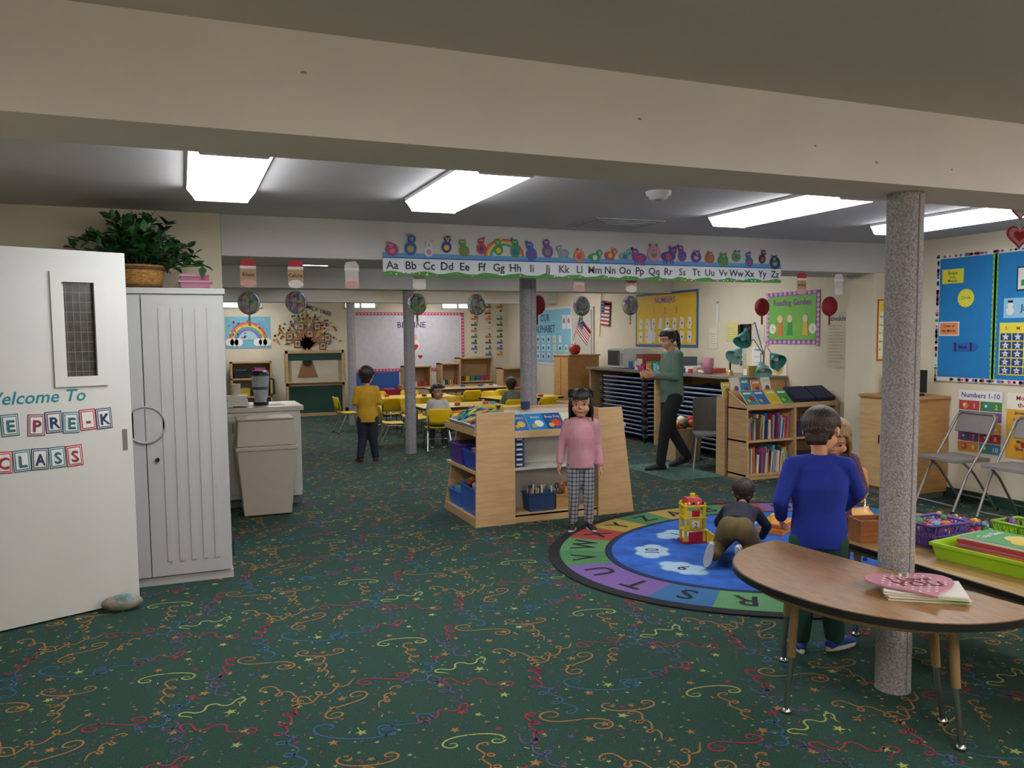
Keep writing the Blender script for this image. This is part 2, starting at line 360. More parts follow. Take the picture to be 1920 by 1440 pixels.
for k in range(50):
    a=P.uniform(0,2*pi); sp=P.uniform(.08,.42); hh=P.uniform(.05,.36)*(1-.35*sp/.46)
    end=Vector((math.cos(a)*sp,math.sin(a)*min(sp,.24),.15+hh-.35*max(0,sp-.28)))
    if end.y>.2: end.y=.2
    if end.z>.45: end.z=.45
    st0=Vector((math.cos(a)*.05,math.sin(a)*.05,.12)); mid=(st0+end)/2+Vector((0,0,.12*P.random()))
    pts=[]
    for i in range(7):
        u=i/6; pts.append(st0*(1-u)**2+mid*2*u*(1-u)+end*u*u)
    b.tube(pts,.0025,LEAF[0],5)
    for i in range(2,7):
        for q in range(3):
            d=Vector((P.uniform(-1,1),P.uniform(-.7,.6),P.uniform(-.5,.7)))+(end-st0).normalized()*.6
            leaf(pts[i],d,P.uniform(.06,.09),LEAF[P.choice([0,0,1,1,2])])
b.obj('potted_ivy_plant')
b=MB(Matrix.Translation((.1,5.8,1.867))); pk=mat('pink_plastic','#b97c8f',.4); clr=mat('clear_plastic','#c9bcc0',.2)
b.tub(0,0,0,.06,.16,.13,.2,.16,pk); b.tub(-.02,0,.06,.1,.12,.1,.14,.12,pk); b.cb(0,0,.09,.12,.08,.03,clr); b.cb(.06,-.03,.08,.05,.05,.04,c('#a94a68')); b.obj('stacked_pink_baskets')
# ---------------------------------------------------------------- trash can + sink counter
b=MB(Matrix.Translation((.65,7.42,0))); tb=mat('beige_plastic','#b0a598',.5,var=.03); tb2=mat('beige_plastic_lid','#aaa08c',.5,var=.03)
b.tap(0,0,.01,.6,.4,.3,.5,.4,tb); b.box(-.26,.26,-.21,.21,.58,.62,tb)
b.tap(0,0,.62,.84,.5,.4,.46,.3,tb2); b.box(-.17,.17,-.2,-.165,.65,.8,mat('flap','#999080',.5),Matrix.Rotation(-.14,4,'X')@Matrix.Translation((0,.09,-.02)))
b.box(-.24,.24,-.16,.16,.84,.86,tb2)
b.obj('swing_lid_trash_can',.01)
b=MB(); cw=mat('counter_white','#cbc9c3',.5); ct=mat('counter_top_laminate','#c3b7a8',.35)
b.box(-.6,1.0,7.72,8.32,.08,.88,cw); b.box(-.58,.98,7.76,8.3,0,.08,dk); b.box(-.62,1.03,7.69,8.34,.88,.92,ct)
for i in range(3): b.box(-.56+i*.52,-.08+i*.52,7.705,7.72,.12,.84,cw); b.cyl((-.12+i*.52,7.69,.7),(-.12+i*.52,7.69,.78),.006,.006,CHROME)
b.box(1.0,1.01,7.76,8.28,.12,.84,cw)
b.box(.42,.88,7.85,8.2,.921,.93,CHROME); b.box(.45,.85,7.88,8.17,.93,.932,METG)
b.tube([(.65,8.22,.92),(.65,8.22,1.1),(.65,8.15,1.16),(.65,8.05,1.13)],.012,CHROME); b.obj('sink_counter',.004)
b=MB(Matrix.Translation((.66,7.78,.934))); gl=mat('pitcher_glass','#9aa3a8',.1,var=.1)
b.lathe([(.001,.0),(.06,0),(.065,.02),(.05,.03),(.05,.05),(.065,.1),(.075,.2),(.078,.27)],gl,n=20); b.lathe([(.079,.27),(.08,.3),(.05,.32),(.001,.32)],BLACK,n=20)
b.lathe([(.052,.06),(.066,.12),(.073,.17),(.001,.17)],c('#3b3f44'),n=20); b.tube([(.07,0,.25),(.12,0,.23),(.12,0,.1),(.066,0,.08)],.01,BLACK); b.lathe([(.001,-.0),(.068,0),(.068,.03)],BLACK,n=20)
b.obj('water_pitcher')
b=MB(Matrix.Translation((.46,7.8,.934))); 
for i in range(8): b.box(-.1+R.uniform(-.01,.01),.08+R.uniform(-.01,.01),-.07,.07,i*.012,i*.012+.01,WHITE)
b.cyl((-.02,0,.1),(-.02,0,.2),.04,.045,c('#c8b6a0')); b.obj('paper_towel_stack')
# ---------------------------------------------------------------- bookshelves helper
BC=[c(h,.5) for h in('#b3322e','#2e5fa3','#d6ae33','#3b8b55','#cdc8bc','#7a4b8f','#d07034','#2f3c52','#66abc2','#b9567f','#e0dbcc','#7d2c2c')]
def books(b,x0,x1,y0,y1,z,hmax,M=None,rr=R,lean=.0):
    x=x0
    while x<x1-.03:
        w=rr.uniform(.008,.026); h=hmax*rr.uniform(.65,1); 
        TT=Matrix.Translation((x,0,z))@Matrix.Rotation(lean*rr.uniform(-.3,1),4,'Y')
        b.box(0,w-.0015,y0+rr.uniform(0,.03),y1,0,h,rr.choice(BC),M@TT if M is not None else TT); x+=w
def tiltbook(b,M,w,h,cc,c2,txt=None):
    b.box(-w/2,w/2,0,h,0,.012,WHITE,M); b.box(-w/2,w/2,0,h,.012,.014,cc,M)
    b.disc(w*.1,h*.4,w*.25,c2,.016,14,M); b.disc(-w*.2,h*.28,w*.15,BC[2],.0165,12,M)
    if txt: b.text(txt,0,h*.72,h*.13,WHITE,.0165,M,maxw=w*.85)
    else: b.box(-w*.35,w*.35,h*.75,h*.88,.014,.0155,BC[10],M)
b=MB(); PW=mat('shelf_back_white','#c9c5bc',.6)
TH=.022
def wedge(bb,xa,xb,xc,xd,y0,y1,z,m):
    bb.add([(xa,y0,0),(xb,y0,0),(xd,y0,z),(xc,y0,z),(xa,y1,0),(xb,y1,0),(xd,y1,z),(xc,y1,z)],[(0,1,2,3),(7,6,5,4),(0,4,5,1),(1,5,6,2),(2,6,7,3),(3,7,4,0)],m)
wedge(b,2.15,2.5,2.17,2.5,6.1,6.1+TH,.93,WOODM); wedge(b,2.15,2.5,2.3,2.5,6.93,6.93+TH,.86,WOODM)
b.box(2.48,2.5,6.12,6.93,.02,.9,WOODM); b.box(2.16,2.48,6.12,6.93,.04,.065,WOODH); b.box(2.17,2.48,6.12,6.93,.42,.445,WOODH); b.box(2.17,2.48,6.12,6.93,.74,.765,WOODH)
b.box(2.15,2.165,6.12,6.93,0,.07,WOODM); b.box(2.16,2.175,6.12,6.93,.74,.8,WOODM)
wedge(b,3.27,3.62,3.27,3.5,6.1,6.1+TH,.93,WOODM); wedge(b,3.27,3.62,3.27,3.5,6.93,6.93+TH,.93,WOODM)
b.box(3.27,3.29,6.12,6.93,.02,.93,WOODM)
for z in(.04,.42,.76): b.box(3.29,3.55,6.12,6.93,z,z+.025,WOODH)
b.box(2.5,3.27,6.36,6.38,.02,.93,PW)
b.box(2.5,3.27,6.12,6.36,.05,.075,WOODH); b.box(2.5,3.27,6.12,6.36,.44,.46,PW); b.box(2.5,3.27,6.12,6.14,0,.07,WOODM)
b.add([(2.5,6.12,.74),(3.27,6.12,.74),(3.27,6.36,.93),(2.5,6.36,.93),(2.5,6.12,.72),(3.27,6.12,.72),(3.27,6.36,.91),(2.5,6.36,.91)],[(0,1,2,3),(7,6,5,4),(0,4,5,1),(1,5,6,2),(2,6,7,3),(3,7,4,0)],PW)
b.box(2.5,3.27,6.105,6.12,.71,.77,WOODH); b.box(2.5,3.27,6.35,6.385,.92,.95,WOODM)
b.obj('display_bookshelf',.003)
b=MB(); ang=math.atan2(.19,.24)
for i,(x,w,cc,c2,tx) in enumerate(((2.58,.14,'#2c6fb5','#e9c14a','Colors'),(2.74,.16,'#1e86c9','#f2f0e4','Boats'),(2.9,.17,'#22538f','#d4453a','Busy Day'),(3.05,.14,'#e6d9b0','#3f9e5a',None),(3.19,.13,'#e25a3c','#ffe28a',None))):
    M=Matrix.Translation((x,6.135,.752))@Matrix.Rotation(ang,4,'X'); tiltbook(b,M,w,.2,c(cc),c(c2),tx)
b.box(2.66,2.72,6.3,6.35,.93,.99,navy); b.obj('picture_books')
blue=mat('blue_plastic','#1d3fae',.4); 
b=MB(); b.tub(2.31,6.32,.446,.6,.24,.3,.27,.33,blue); 
for k in range(10): b.cb(2.31+R.uniform(-.08,.08),6.32+R.uniform(-.1,.1),.58+R.uniform(0,.02),.06,.05,.04,R.choice(BC),None)
b.obj('blue_basket')
b=MB(); b.tub(2.31,6.7,.446,.62,.24,.3,.27,.33,mat('purple_plastic','#4a2f8c',.4)); b.cb(2.31,6.7,.6,.2,.24,.04,BC[7]); b.obj('purple_basket')
b=MB(); b.tub(2.31,6.36,.066,.3,.24,.34,.28,.38,mat('blue_plastic2','#2c64c0',.4))
for k in range(24): b.ell((2.31+R.uniform(-.09,.09),6.36+R.uniform(-.13,.13),.3+R.uniform(-.01,.05)),R.uniform(.02,.035),R.choice(BC),8,6)
b.obj('toy_filled_bin')
b=MB(); b.tub(2.31,6.75,.066,.2,.24,.28,.26,.3,c('#3a6cc9')); b.cb(2.31,6.75,.19,.18,.2,.06,BC[8]); b.obj('small_toy_bin')
b=MB()
for y,w in((6.3,.3),(6.62,.28)):
    M=Matrix.Translation((2.32,y,.785))@Matrix.Rotation(-.35,4,'Y')
    b.tub(0,0,0,.1,.24,w-.03,.28,w,mat('frosted_plastic','#b5bfc6',.25),.005,M)
    for k in range(26):
        a=R.uniform(0,pi); p=Vector((R.uniform(-.08,.08),R.uniform(-.1,.1),.07+R.uniform(0,.07))); d=Vector((math.cos(a),math.sin(a),R.uniform(-.2,.3)))*.06
        b.cyl(p-d,p+d,.008,.008,R.choice([c('#d84b8a'),c('#2fb3c4'),c('#8fd14a'),c('#f28a2c'),c('#5a3fb0'),c('#e8e34c')]),8,M)
b.obj('marker_bins')
b=MB()
for i in range(6): b.box(2.51,2.6,6.14,6.3,.47+i*.042,.47+i*.042+.033,c('#26456f')); b.box(2.53,2.58,6.138,6.14,.478+i*.042,.492+i*.042,WHITE)
b.obj('stacked_blue_trays')
b=MB(); 
b.tub(2.76,6.22,.076,.23,.22,.14,.24,.16,c('#27406b'))
for k in range(26):
    x,y=2.76+R.uniform(-.095,.095),6.22+R.uniform(-.055,.055); b.cyl((x,y,.1),(x+R.uniform(-.01,.01),y,.27+R.uniform(-.02,.03)),.006,.006,R.choice(BC),7); 
b.obj('pencil_caddy')
b=MB(); b.tub(3.0,6.23,.076,.2,.2,.14,.2,.14,WOODC,.012); b.box(2.99,3.01,6.17,6.29,.076,.26,WOODC)
for k in range(7):
    x=2.92+k*.026; b.tube([(x+.015*math.cos(u),6.2,.27+.022*math.sin(u)) for u in [i*pi/5 for i in range(10)]],.005,[BLACK,c('#8a1f2a'),c('#d9761f')][k%3],6,None,True); b.cyl((x,6.2,.25),(x,6.22,.12),.005,.003,CHROME,6)
b.obj('wooden_scissor_caddy')
# ---------------------------------------------------------------- alphabet rug (oval)
b=MB(Matrix.Translation((4.07,4.62,0)))
def oval(a,bb,n=120): return [(a*math.cos(2*pi*i/n),bb*math.sin(2*pi*i/n)) for i in range(n)]
b.prism(oval(1.83,1.475),.002,.010,mat('rug_border_black','#15171c',.95,var=.3,scale=100))
SEG=[mat('rug_seg%d'%i,h,.95,var=.14,scale=120) for i,h in enumerate(['#a58b3c','#44784a','#9c3a33','#6e528e','#548556','#2b608e'])]
ltr=mat('rug_letter_black','#121318',.95)
A0,B0=1.59,1.24
NT=1440; acc=[0]
for i in range(NT):
    u=2*pi*(i+.5)/NT; acc.append(acc[-1]+math.hypot(A0*math.sin(u),B0*math.cos(u))*2*pi/NT)
PER=acc[-1]
def uat(s):
    s=s%PER; lo=0;hi=NT
    while hi-lo>1:
        m_=(lo+hi)//2
        if acc[m_]<=s: lo=m_
        else: hi=m_
    return 2*pi*(lo+(s-acc[lo])/(acc[hi]-acc[lo]))/NT
def sat(u): return acc[int((u%(2*pi))/(2*pi)*NT)]
sA=sat(math.radians(97)); st_=PER/26
def on(u,off):
    x,y=A0*math.cos(u),B0*math.sin(u); nx_,ny_=math.cos(u)/A0,math.sin(u)/B0; l=math.hypot(nx_,ny_); return (x+off*nx_/l,y+off*ny_/l),math.atan2(ny_,nx_)
order={'Z':1,'Y':0,'X':2,'W':4,'V':1,'U':3,'T':3,'S':5,'R':4}
for i in range(26):
    ch=chr(65+i); s0=sA-i*st_; K=5; pts=[]
    for k in range(K+1): pts.append(on(uat(s0-st_/2+st_*k/K),-.16)[0])
    for k in range(K+1): pts.append(on(uat(s0+st_/2-st_*k/K),.16)[0])
    b.prism(pts[::-1],.010,.0115,SEG[order.get(ch,i%6)])
    (x,y),a=on(uat(s0),0)
    b.text(ch,0,0,.175,ltr,.0125,Matrix.Translation((x,y,0))@Matrix.Rotation(a-pi/2,4,'Z')@Matrix.Translation((0,-.087,0)))
b.prism(oval(1.42,1.07),.010,.0118,mat('rug_navy','#13264a',.95)); b.prism(oval(1.38,1.03),.010,.0122,mat('rug_blue','#2459ad',.95,var=.3,scale=6))
cl=mat('rug_cloud','#9bb6c9',.95,var=.1,scale=60); cl2=mat('rug_cloud_edge','#6388b6',.95)
LOB=((0,0,.1),(-.12,.01,.06),(.12,-.01,.06),(-.07,.055,.055),(.06,.06,.055),(-.06,-.06,.055),(.06,-.06,.055))
for i in range(10):
    a=math.radians(123+i*36); cx,cy=1.1*math.cos(a),.72*math.sin(a)
    M=Matrix.Translation((cx,cy,0))@Matrix.Rotation(math.atan2(cy/.72**2,cx/1.1**2)-pi/2,4,'Z')
    for j,(dx,dy,r) in enumerate(LOB): b.disc(dx,dy,r+.014,cl2,.0126+j*.00005,18,M)
    for j,(dx,dy,r) in enumerate(LOB): b.disc(dx,dy,r,cl,.0131+j*.00005,18,M)
    b.text(str([1,10,9,8,7,6,5,4,3,2][i]),0,-.05,.1,ltr,.0138,M)
b.obj('alphabet_rug')
# ---------------------------------------------------------------- half-round table
METLEG=mat('tan_metal_leg','#937955',.35,.3)
def adjleg(b,x,y,z,dx=0,dy=0):
    b.cyl((x,y,z),(x+dx*.45,y+dy*.45,z*.45),.019,.017,METLEG,14); b.cyl((x+dx*.45,y+dy*.45,z*.45),(x+dx,y+dy,.02),.012,.011,CHROME,12); b.lathe([(.001,0),(.022,0),(.02,.012),(.011,.02)],CHROME,(x+dx,y+dy,0),12)
TZ=.56
pts=[]
c0=Vector((2.705,2.48)); ax=Vector((-.15,.988)).normalized(); nx=Vector((-.988,-.15)).normalized()
for i in range(41):
    u_=pi*i/40; e=2/2.3
    u=math.copysign(abs(math.cos(u_))**e,math.cos(u_))*.61; v=(abs(math.sin(u_))**e)*.61
    p=c0+ax*u+nx*v; pts.append((p.x,p.y))
b=MB(); b.prism(pts,TZ-.03,TZ-.003,BLACK); 
ins=[]; cc0=c0+nx*.28
for p in pts: q=Vector(p); d=(q-cc0); q=q-d.normalized()*.006; ins.append((q.x,q.y))
b.prism(ins,TZ-.004,TZ,OAK); b.prism([((Vector(p)-cc0)*.86+cc0)[:] for p in pts],TZ-.06,TZ-.03,METLEG)
for (tx,ty_,fx,fy) in((2.27,2.55,2.24,2.56),(2.60,2.10,2.63,2.07),(2.57,2.93,2.585,2.98),(2.68,2.26,2.75,2.25)): adjleg(b,tx,ty_,TZ-.04,fx-tx,fy-ty_)
b.obj('half_round_table')
hx,hy=2.56,2.2
b=MB(Matrix.Translation((hx,hy,TZ+.001))@Matrix.Rotation(math.radians(-38),4,'Z'))
for i in range(9): b.box(-.14,.14,-.105,.105,i*.0035,i*.0035+.003,[WHITE,c('#b9b57a'),c('#7fa65a'),WHITE,c('#c6a7b0'),WHITE,c('#a9b78a'),c('#d2cfb2'),WHITE][i],Matrix.Rotation(R.uniform(-.12,.12),4,'Z'))
b.obj('stack_of_papers')
b=MB(Matrix.Translation((hx-.02,hy+.02,TZ+.036))@Matrix.Rotation(math.radians(-22),4,'Z'))
pk1=c('#b97b8d'); pk2=c('#dccfd0'); dred=c('#6d1028')
b.heart(0,0,.165,pk1,.006); 
for i in range(-5,6):
    for j in range(-5,5):
        x,y=i*.03+(j%2)*.015,j*.027
        if (abs(x)/.15)+(abs(y-.01)/.17)<.95: b.disc(x,y,.0055,pk2,.007,8)
b.text('I Love',-.0,.02,.045,dred,.0075); b.text('YOU',.01,-.05,.06,dred,.0075)
hm=mat('gold_handle','#b9985a',.3,.6); b.tube([(-.03,.1,.005),(-.03,.1,.1),(.05,.1,.1),(.05,.1,.005)],.002,hm)
b.obj('valentine_heart_sign')
# ---------------------------------------------------------------- rectangular table
RZ=.5
b=MB(); X0,X1,Y0,Y1=3.05,3.85,1.55,3.22
b.box(X0,X1,Y0,Y1,RZ-.028,RZ-.002,BLACK); b.box(X0+.006,X1-.006,Y0+.006,Y1-.006,RZ-.003,RZ,OAK2); b.box(X0+.08,X1-.08,Y0+.08,Y1-.08,RZ-.07,RZ-.028,METLEG)
for x in(X0+.1,X1-.1):
    for y in(Y0+.12,Y1-.12): adjleg(b,x,y,RZ-.03)
b.obj('activity_table')
lime=mat('lime_plastic','#9ac826',.35); lime2=mat('lime_plastic_dark','#84b41c',.35); purp=mat('violet_plastic','#624898',.4)
b=MB(Matrix.Translation((3.42,2.48,RZ+.001))@Matrix.Rotation(math.radians(8),4,'Z'))
b.tub(0,0,0,.075,.36,.46,.4,.5,lime); 
for i in range(5): b.box(-.13,.13,-.17,.17,.03+i*.014,.03+i*.014+.012,BC[(i*3)%12],Matrix.Rotation(R.uniform(-.1,.1),4,'Z'))
tiltbook(b,Matrix.Translation((0,-.15,.1))@Matrix.Rotation(0,4,'X'),.24,.31,c('#49975a'),c('#d9c15a'),'Garden')
b.obj('lime_tray_of_books')
def basket(nm,x,y,w,d,h,m,fill):
    b=MB(Matrix.Translation((x,y,RZ+.001)))
    b.tap(0,0,0,.006,w*.85,d*.85,w*.86,d*.86,m)
    n=9
    for side in range(4):
        for k in range(n+1):
            t=k/n-.5
            p0=(t*w*.85,-d*.425,0) if side==0 else (t*w*.85,d*.425,0) if side==1 else (-w*.425,t*d*.85,0) if side==2 else (w*.425,t*d*.85,0)
            p1=(p0[0]/.85,p0[1]/.85,h); b.tube([p0,p1],.004,m,5)
            if k<n:
                t2=(k+1)/n-.5; 
                q=(t2*w,-d*.5,h*.98) if side==0 else (t2*w,d*.5,h*.98) if side==1 else (-w*.5,t2*d,h*.98) if side==2 else (w*.5,t2*d,h*.98)
                b.tube([p0,q],.003,m,4)
    for z,s in((h,1),(h*.5,.925),(.01,.86)):
        b.tube([(-w/2*s,-d/2*s,z),(w/2*s,-d/2*s,z),(w/2*s,d/2*s,z),(-w/2*s,d/2*s,z)],.008 if z==h else .005,m,6,None,True)
    for k in range(fill):
        b.ell((R.uniform(-.38,.38)*w,R.uniform(-.38,.38)*d,R.uniform(.3,1.05)*h),(R.uniform(.015,.035),R.uniform(.015,.03),R.uniform(.012,.025)),R.choice(BC),8,6)
    b.obj(nm)
basket('violet_toy_basket',3.44,2.9,.26,.2,.11,purp,40)
basket('lime_toy_basket',3.745,2.62,.18,.26,.12,lime2,8)
b=MB()
for k in range(45):
    x,y=3.71+R.uniform(-.08,.1),2.98+R.uniform(-.14,.14); b.cyl((x,y,RZ+.02),(x,y,RZ+.02+R.uniform(.02,.05)),.016,.012,R.choice([c('#d43c8a'),c('#2fa3c4'),c('#3f9e4a'),c('#e2b52c'),c('#7a3fb0'),c('#e0e0e0')]),8); b.ell((x,y,RZ+.06+R.uniform(0,.02)),.013,R.choice(BC),8,6)
b.tub(3.71,2.98,RZ+.001,RZ+.03,.24,.34,.26,.36,c('#bfc6ca')); b.obj('toy_figures_tray')
b=MB(Matrix.Translation((3.2,3.07,RZ+.001))@Matrix.Rotation(math.radians(-15),4,'Z')); WB=mat('small_wood_box','#8c552c',.45,var=.2,scale=6,stretch=(1,6,1))
b.tub(0,0,0,.11,.17,.12,.17,.12,WB,.008)
for i in range(4): b.box(-.088,.088,-.064,-.06,.008+i*.026,.026+i*.026,WB)
b.obj('wooden_box')
# ---------------------------------------------------------------- chairs
def kidchair(x,y,rot,shell=YEL,s=1.0,meshcache={}):
    key=shell.name
    if key not in meshcache:
        b=MB(); sz=.31
        n=10;vs=[];
        W=.165
        prof=[(-.16,.02),(-.15,0.005),(-.05,-.008),(.08,-.005),(.15,-.01),(.17,-.03)]
        for (yy,zz_) in prof:
            for i in range(n+1): t=i/n*2-1; vs.append((t*W,yy,sz+zz_+.02*t*t))
        for (yy,zz_) in prof:
            for i in range(n+1): t=i/n*2-1; vs.append((t*W,yy,sz+zz_+.02*t*t-.008))
        m=len(prof);o=m*(n+1)
        def q(i,j): return i*(n+1)+j
        fs=[(q(i,j),q(i,j+1),q(i+1,j+1),q(i+1,j)) for i in range(m-1) for j in range(n)]+[(o+q(i,j),o+q(i+1,j),o+q(i+1,j+1),o+q(i,j+1)) for i in range(m-1) for j in range(n)]
        for i in range(m-1): fs+=[(q(i,0),q(i+1,0),o+q(i+1,0),o+q(i,0)),(q(i,n),o+q(i,n),o+q(i+1,n),q(i+1,n))]
        for j in range(n): fs+=[(q(0,j),o+q(0,j),o+q(0,j+1),q(0,j+1)),(q(m-1,j),q(m-1,j+1),o+q(m-1,j+1),o+q(m-1,j))]
        b.add(vs,fs,shell,True)
        vs=[];prof=[(.37,.13),(.42,.165),(.50,.172),(.56,.165),(.585,.13)]
        for k in(0,1):
            for (z,w) in prof:
                for i in range(n+1): t=i/n*2-1; vs.append((t*w,-.165-(z-.37)*.25-.035*(1-t*t)+.008*k+.0,z))
        m=len(prof);o=m*(n+1)
        fs=[(q(i,j),q(i+1,j),q(i+1,j+1),q(i,j+1)) for i in range(m-1) for j in range(n)]+[(o+q(i,j),o+q(i,j+1),o+q(i+1,j+1),o+q(i+1,j)) for i in range(m-1) for j in range(n)]
        for i in range(m-1): fs+=[(q(i,0),o+q(i,0),o+q(i+1,0),q(i+1,0)),(q(i,n),q(i+1,n),o+q(i+1,n),o+q(i,n))]
        for j in range(n): fs+=[(q(0,j),q(0,j+1),o+q(0,j+1),o+q(0,j)),(q(m-1,j),o+q(m-1,j),o+q(m-1,j+1),q(m-1,j+1))]
        b.add(vs,fs,shell,True)
        for sx_ in(-1,1):
            b.tube([(sx_*.17,.2,0),(sx_*.15,.14,sz-.03),(sx_*.145,0,sz-.02),(sx_*.145,-.14,sz-.02),(sx_*.15,-.19,sz+.04),(sx_*.15,-.2,.5)],.0095,CHROME)
            b.tube([(sx_*.17,-.22,0),(sx_*.145,-.08,sz-.03)],.0095,CHROME)
            for yy in(.2,-.22): b.cyl((sx_*.17,yy,0),(sx_*.17,yy,.015),.013,.013,BLACK,10)
        b.tube([(-.16,.17,.13),(.16,.17,.13)],.006,CHROME)
        ob=b.obj('child_chair'); meshcache[key]=ob.data
    else:
        ob=bpy.data.objects.new('child_chair',meshcache[key]); COL.objects.link(ob)
    ob.matrix_world=place(x,y,.0135 if (y<5 and x<4.1) else 0,rot,s); return ob
TAN=mat('tan_plastic','#c99556',.4)
def foldchair(x,y,rot):
    b=MB(place(x,y,0,rot)); pad=mat('grey_seat_pad','#7c7673',.6)
    for s in(-1,1):
        b.tube([(s*.21,.24,0),(s*.21,.1,.32),(s*.21,-.1,.62),(s*.2,-.2,.8),(s*.17,-.215,.83)],.012,METG)
        b.tube([(s*.19,-.26,0),(s*.19,0,.34),(s*.19,.12,.44)],.011,METG)
        b.cyl((s*.21,.24,0),(s*.21,.235,.03),.015,.015,BLACK); b.cyl((s*.19,-.26,0),(s*.19,-.255,.03),.015,.015,BLACK)
    b.tube([(-.17,-.215,.83),(.17,-.215,.83)],.012,METG); b.tube([(-.19,-.2,.09),(.19,-.2,.09)],.008,METG); b.tube([(-.21,.21,.07),(.21,.21,.07)],.008,METG)
    b.box(-.2,.2,-.16,.22,.435,.465,pad)
    M=Matrix.Translation((0,-.175,.66))@Matrix.Rotation(.32,4,'X'); b.box(-.2,.2,-.012,.012,0,.17,pad,M)
    return b.obj('folding_chair',.006)
foldchair(6.24,5.05,84); foldchair(6.24,4.45,92)
kidchair(4.28,2.86,80,YEL,1.12); kidchair(3.95,3.98,150,TAN,1.1)
# ---------------------------------------------------------------- right wall front: cabinet, board, posters
b=MB(); b.box(6.12,XR-.02,5.42,6.03,.06,.93,WOODC); b.box(6.1,XR-.02,5.4,6.04,.93,.955,WOODC); b.box(6.14,XR-.02,5.45,6.0,0,.06,dk)
b.box(6.1,6.12,5.44,5.715,.08,.91,WOODM); b.box(6.1,6.12,5.735,6.01,.08,.91,WOODM)
for y in(5.69,5.76): b.cyl((6.085,y,.5),(6.085,y,.58),.006,.006,BLACK)
b.obj('wooden_cabinet',.003)
b=MB(); b.box(6.3,6.36,5.5,5.86,.957,.98,BLACK); b.box(6.3,6.32,5.44,5.92,.99,1.2,BLACK); b.box(6.32,6.35,5.64,5.72,.97,1.05,BLACK); b.obj('black_monitor',.004)
BB=MB(frame((XR-.004,5.6,1.09),(0,-1,0))); W=2.05;HH=1.17
borderm=c('#d8d3cd'); BB.rect(0,0,W,HH,borderm,.012); bl=mat('board_blue_paper','#1878b4',.7,var=.04); BB.rect(.04,.04,W-.08,HH-.08,bl,.015)
for i in range(260):
    s_=i%4
    k=R.random()
    x,y=(k*W,.02) if s_==0 else (k*W,HH-.02) if s_==1 else (.02,k*HH) if s_==2 else (W-.02,k*HH)
    BB.disc(x,y,R.uniform(.008,.017),R.choice([c('#b3362e'),c('#c8982c'),c('#3b8e55'),c('#7d4a98'),c('#2e6fb0'),c('#c06090')]),.0165,8)
gm=c('#7fb63a')
for i in range(22): BB.disc(.6,.06+i*(HH-.12)/21,.028,gm,.0175,10)
BB.rect(.592,.04,.02,HH-.08,gm,.0175)
yl=c('#e0d23c'); og=c('#e08c50')
BB.rect(.07,.9,.22,.13,yl,.02); BB.text('Shape',.18,.98,.03,c('#2c7a3a'),.0215,maxw=.18); BB.text('of the',.18,.945,.02,c('#2c7a3a'),.0215); BB.text('Month',.18,.912,.026,c('#2c7a3a'),.0215)
BB.disc(.32,.76,.082,yl,.02,28); BB.text('Circle',.32,.75,.028,c('#3f8a3a'),.0215)
BB.rect(.05,.42,.21,.13,WHITE,.019); BB.rect(.06,.43,.19,.11,og,.02); BB.text('Color of',.155,.5,.024,BLACK,.0215); BB.text('the Month',.155,.455,.024,BLACK,.0215)
BB.prism([(.2,.28),(.42,.28),(.46,.32),(.42,.36),(.2,.36)],0,.02,c('#2a5ba5')); BB.rect(.22,.28,.015,.08,BLACK,.021); BB.rect(.38,.28,.015,.08,BLACK,.021); BB.text('blue',.305,.305,.035,BLACK,.0215)
BB.rect(.8,.8,.2,.2,BLACK,.019); BB.rect(.81,.81,.18,.18,WHITE,.02); BB.rect(.84,.84,.12,.05,c('#3b8f4a'),.021); BB.disc(.9,.92,.03,c('#2a7fc0'),.021); BB.rect(1.06,.78,.3,.22,c('#e4dfd0'),.02); BB.text('Today is',1.21,.93,.03,BLACK,.0215); BB.text('Monday',1.21,.85,.035,red,.0215)
BB.prism([(.69,.57),(1.16,.57),(1.16,.74),(.69,.74)],0,.0195,c('#8fc0d8')); BB.disc(.75,.63,.035,WHITE,.021); BB.disc(.75,.68,.025,WHITE,.0215); BB.rect(.728,.7,.045,.02,BLACK,.022); BB.text('January',.96,.63,.055,navy,.0215,maxw=.32)
BB.rect(.66,.08,.78,.45,yl,.02)
for r_ in range(5):
    for q_ in range(7):
        x=.67+q_*.109; y=.09+r_*.072
        BB.rect(x,y,.1,.062,c('#1e3f7a'),.0215)
        BB.star(x+.05,y+.031,.034,WHITE,.023)
        dn=1+(4-r_)*7+q_
        if dn<32: BB.text(str(dn),x+.05,y+.023,.015,BLACK,.0245)
for q_,dn in enumerate('SMTWTFS'): BB.text(dn,.72+q_*.109,.468,.03,c('#c8431f'),.0215)
BB.obj('calendar_bulletin_board')
p=MB(frame((XR-.004,5.33,.46),(0,-1,0))); p.rect(0,0,.43,.56,c('#d9d3bf'),.003); p.rect(0,.47,.43,.09,c('#e4e1d6'),.004); p.text('Numbers 1-10',.215,.495,.045,c('#3d2f8a'),.005,maxw=.4)
cs=['#b64242','#46803d','#c98a28','#37809f','#7c458f']
for i in range(10):
    x=(i%2)*.215;y=.376-(i//2)*.094; p.rect(x+.005,y+.004,.205,.086,c(cs[(i+i//2)%5]),.005); p.text(str(i+1),x+.16,y+.025,.04,WHITE,.0065); p.disc(x+.07,y+.045,.03,c(cs[(i+2)%5]),.006,14); p.disc(x+.06,y+.05,.012,WHITE,.0068,8)
p.obj('numbers_poster')
p=MB(frame((XR-.004,4.86,.46),(0,-1,0))); p.rect(0,0,.43,.56,c('#d9a02c'),.003); p.rect(.0,.42,.43,.14,c('#e4dfc8'),.004); p.text('Months of',.2,.5,.04,red,.0055); p.text('the Year',.2,.44,.04,red,.0055)
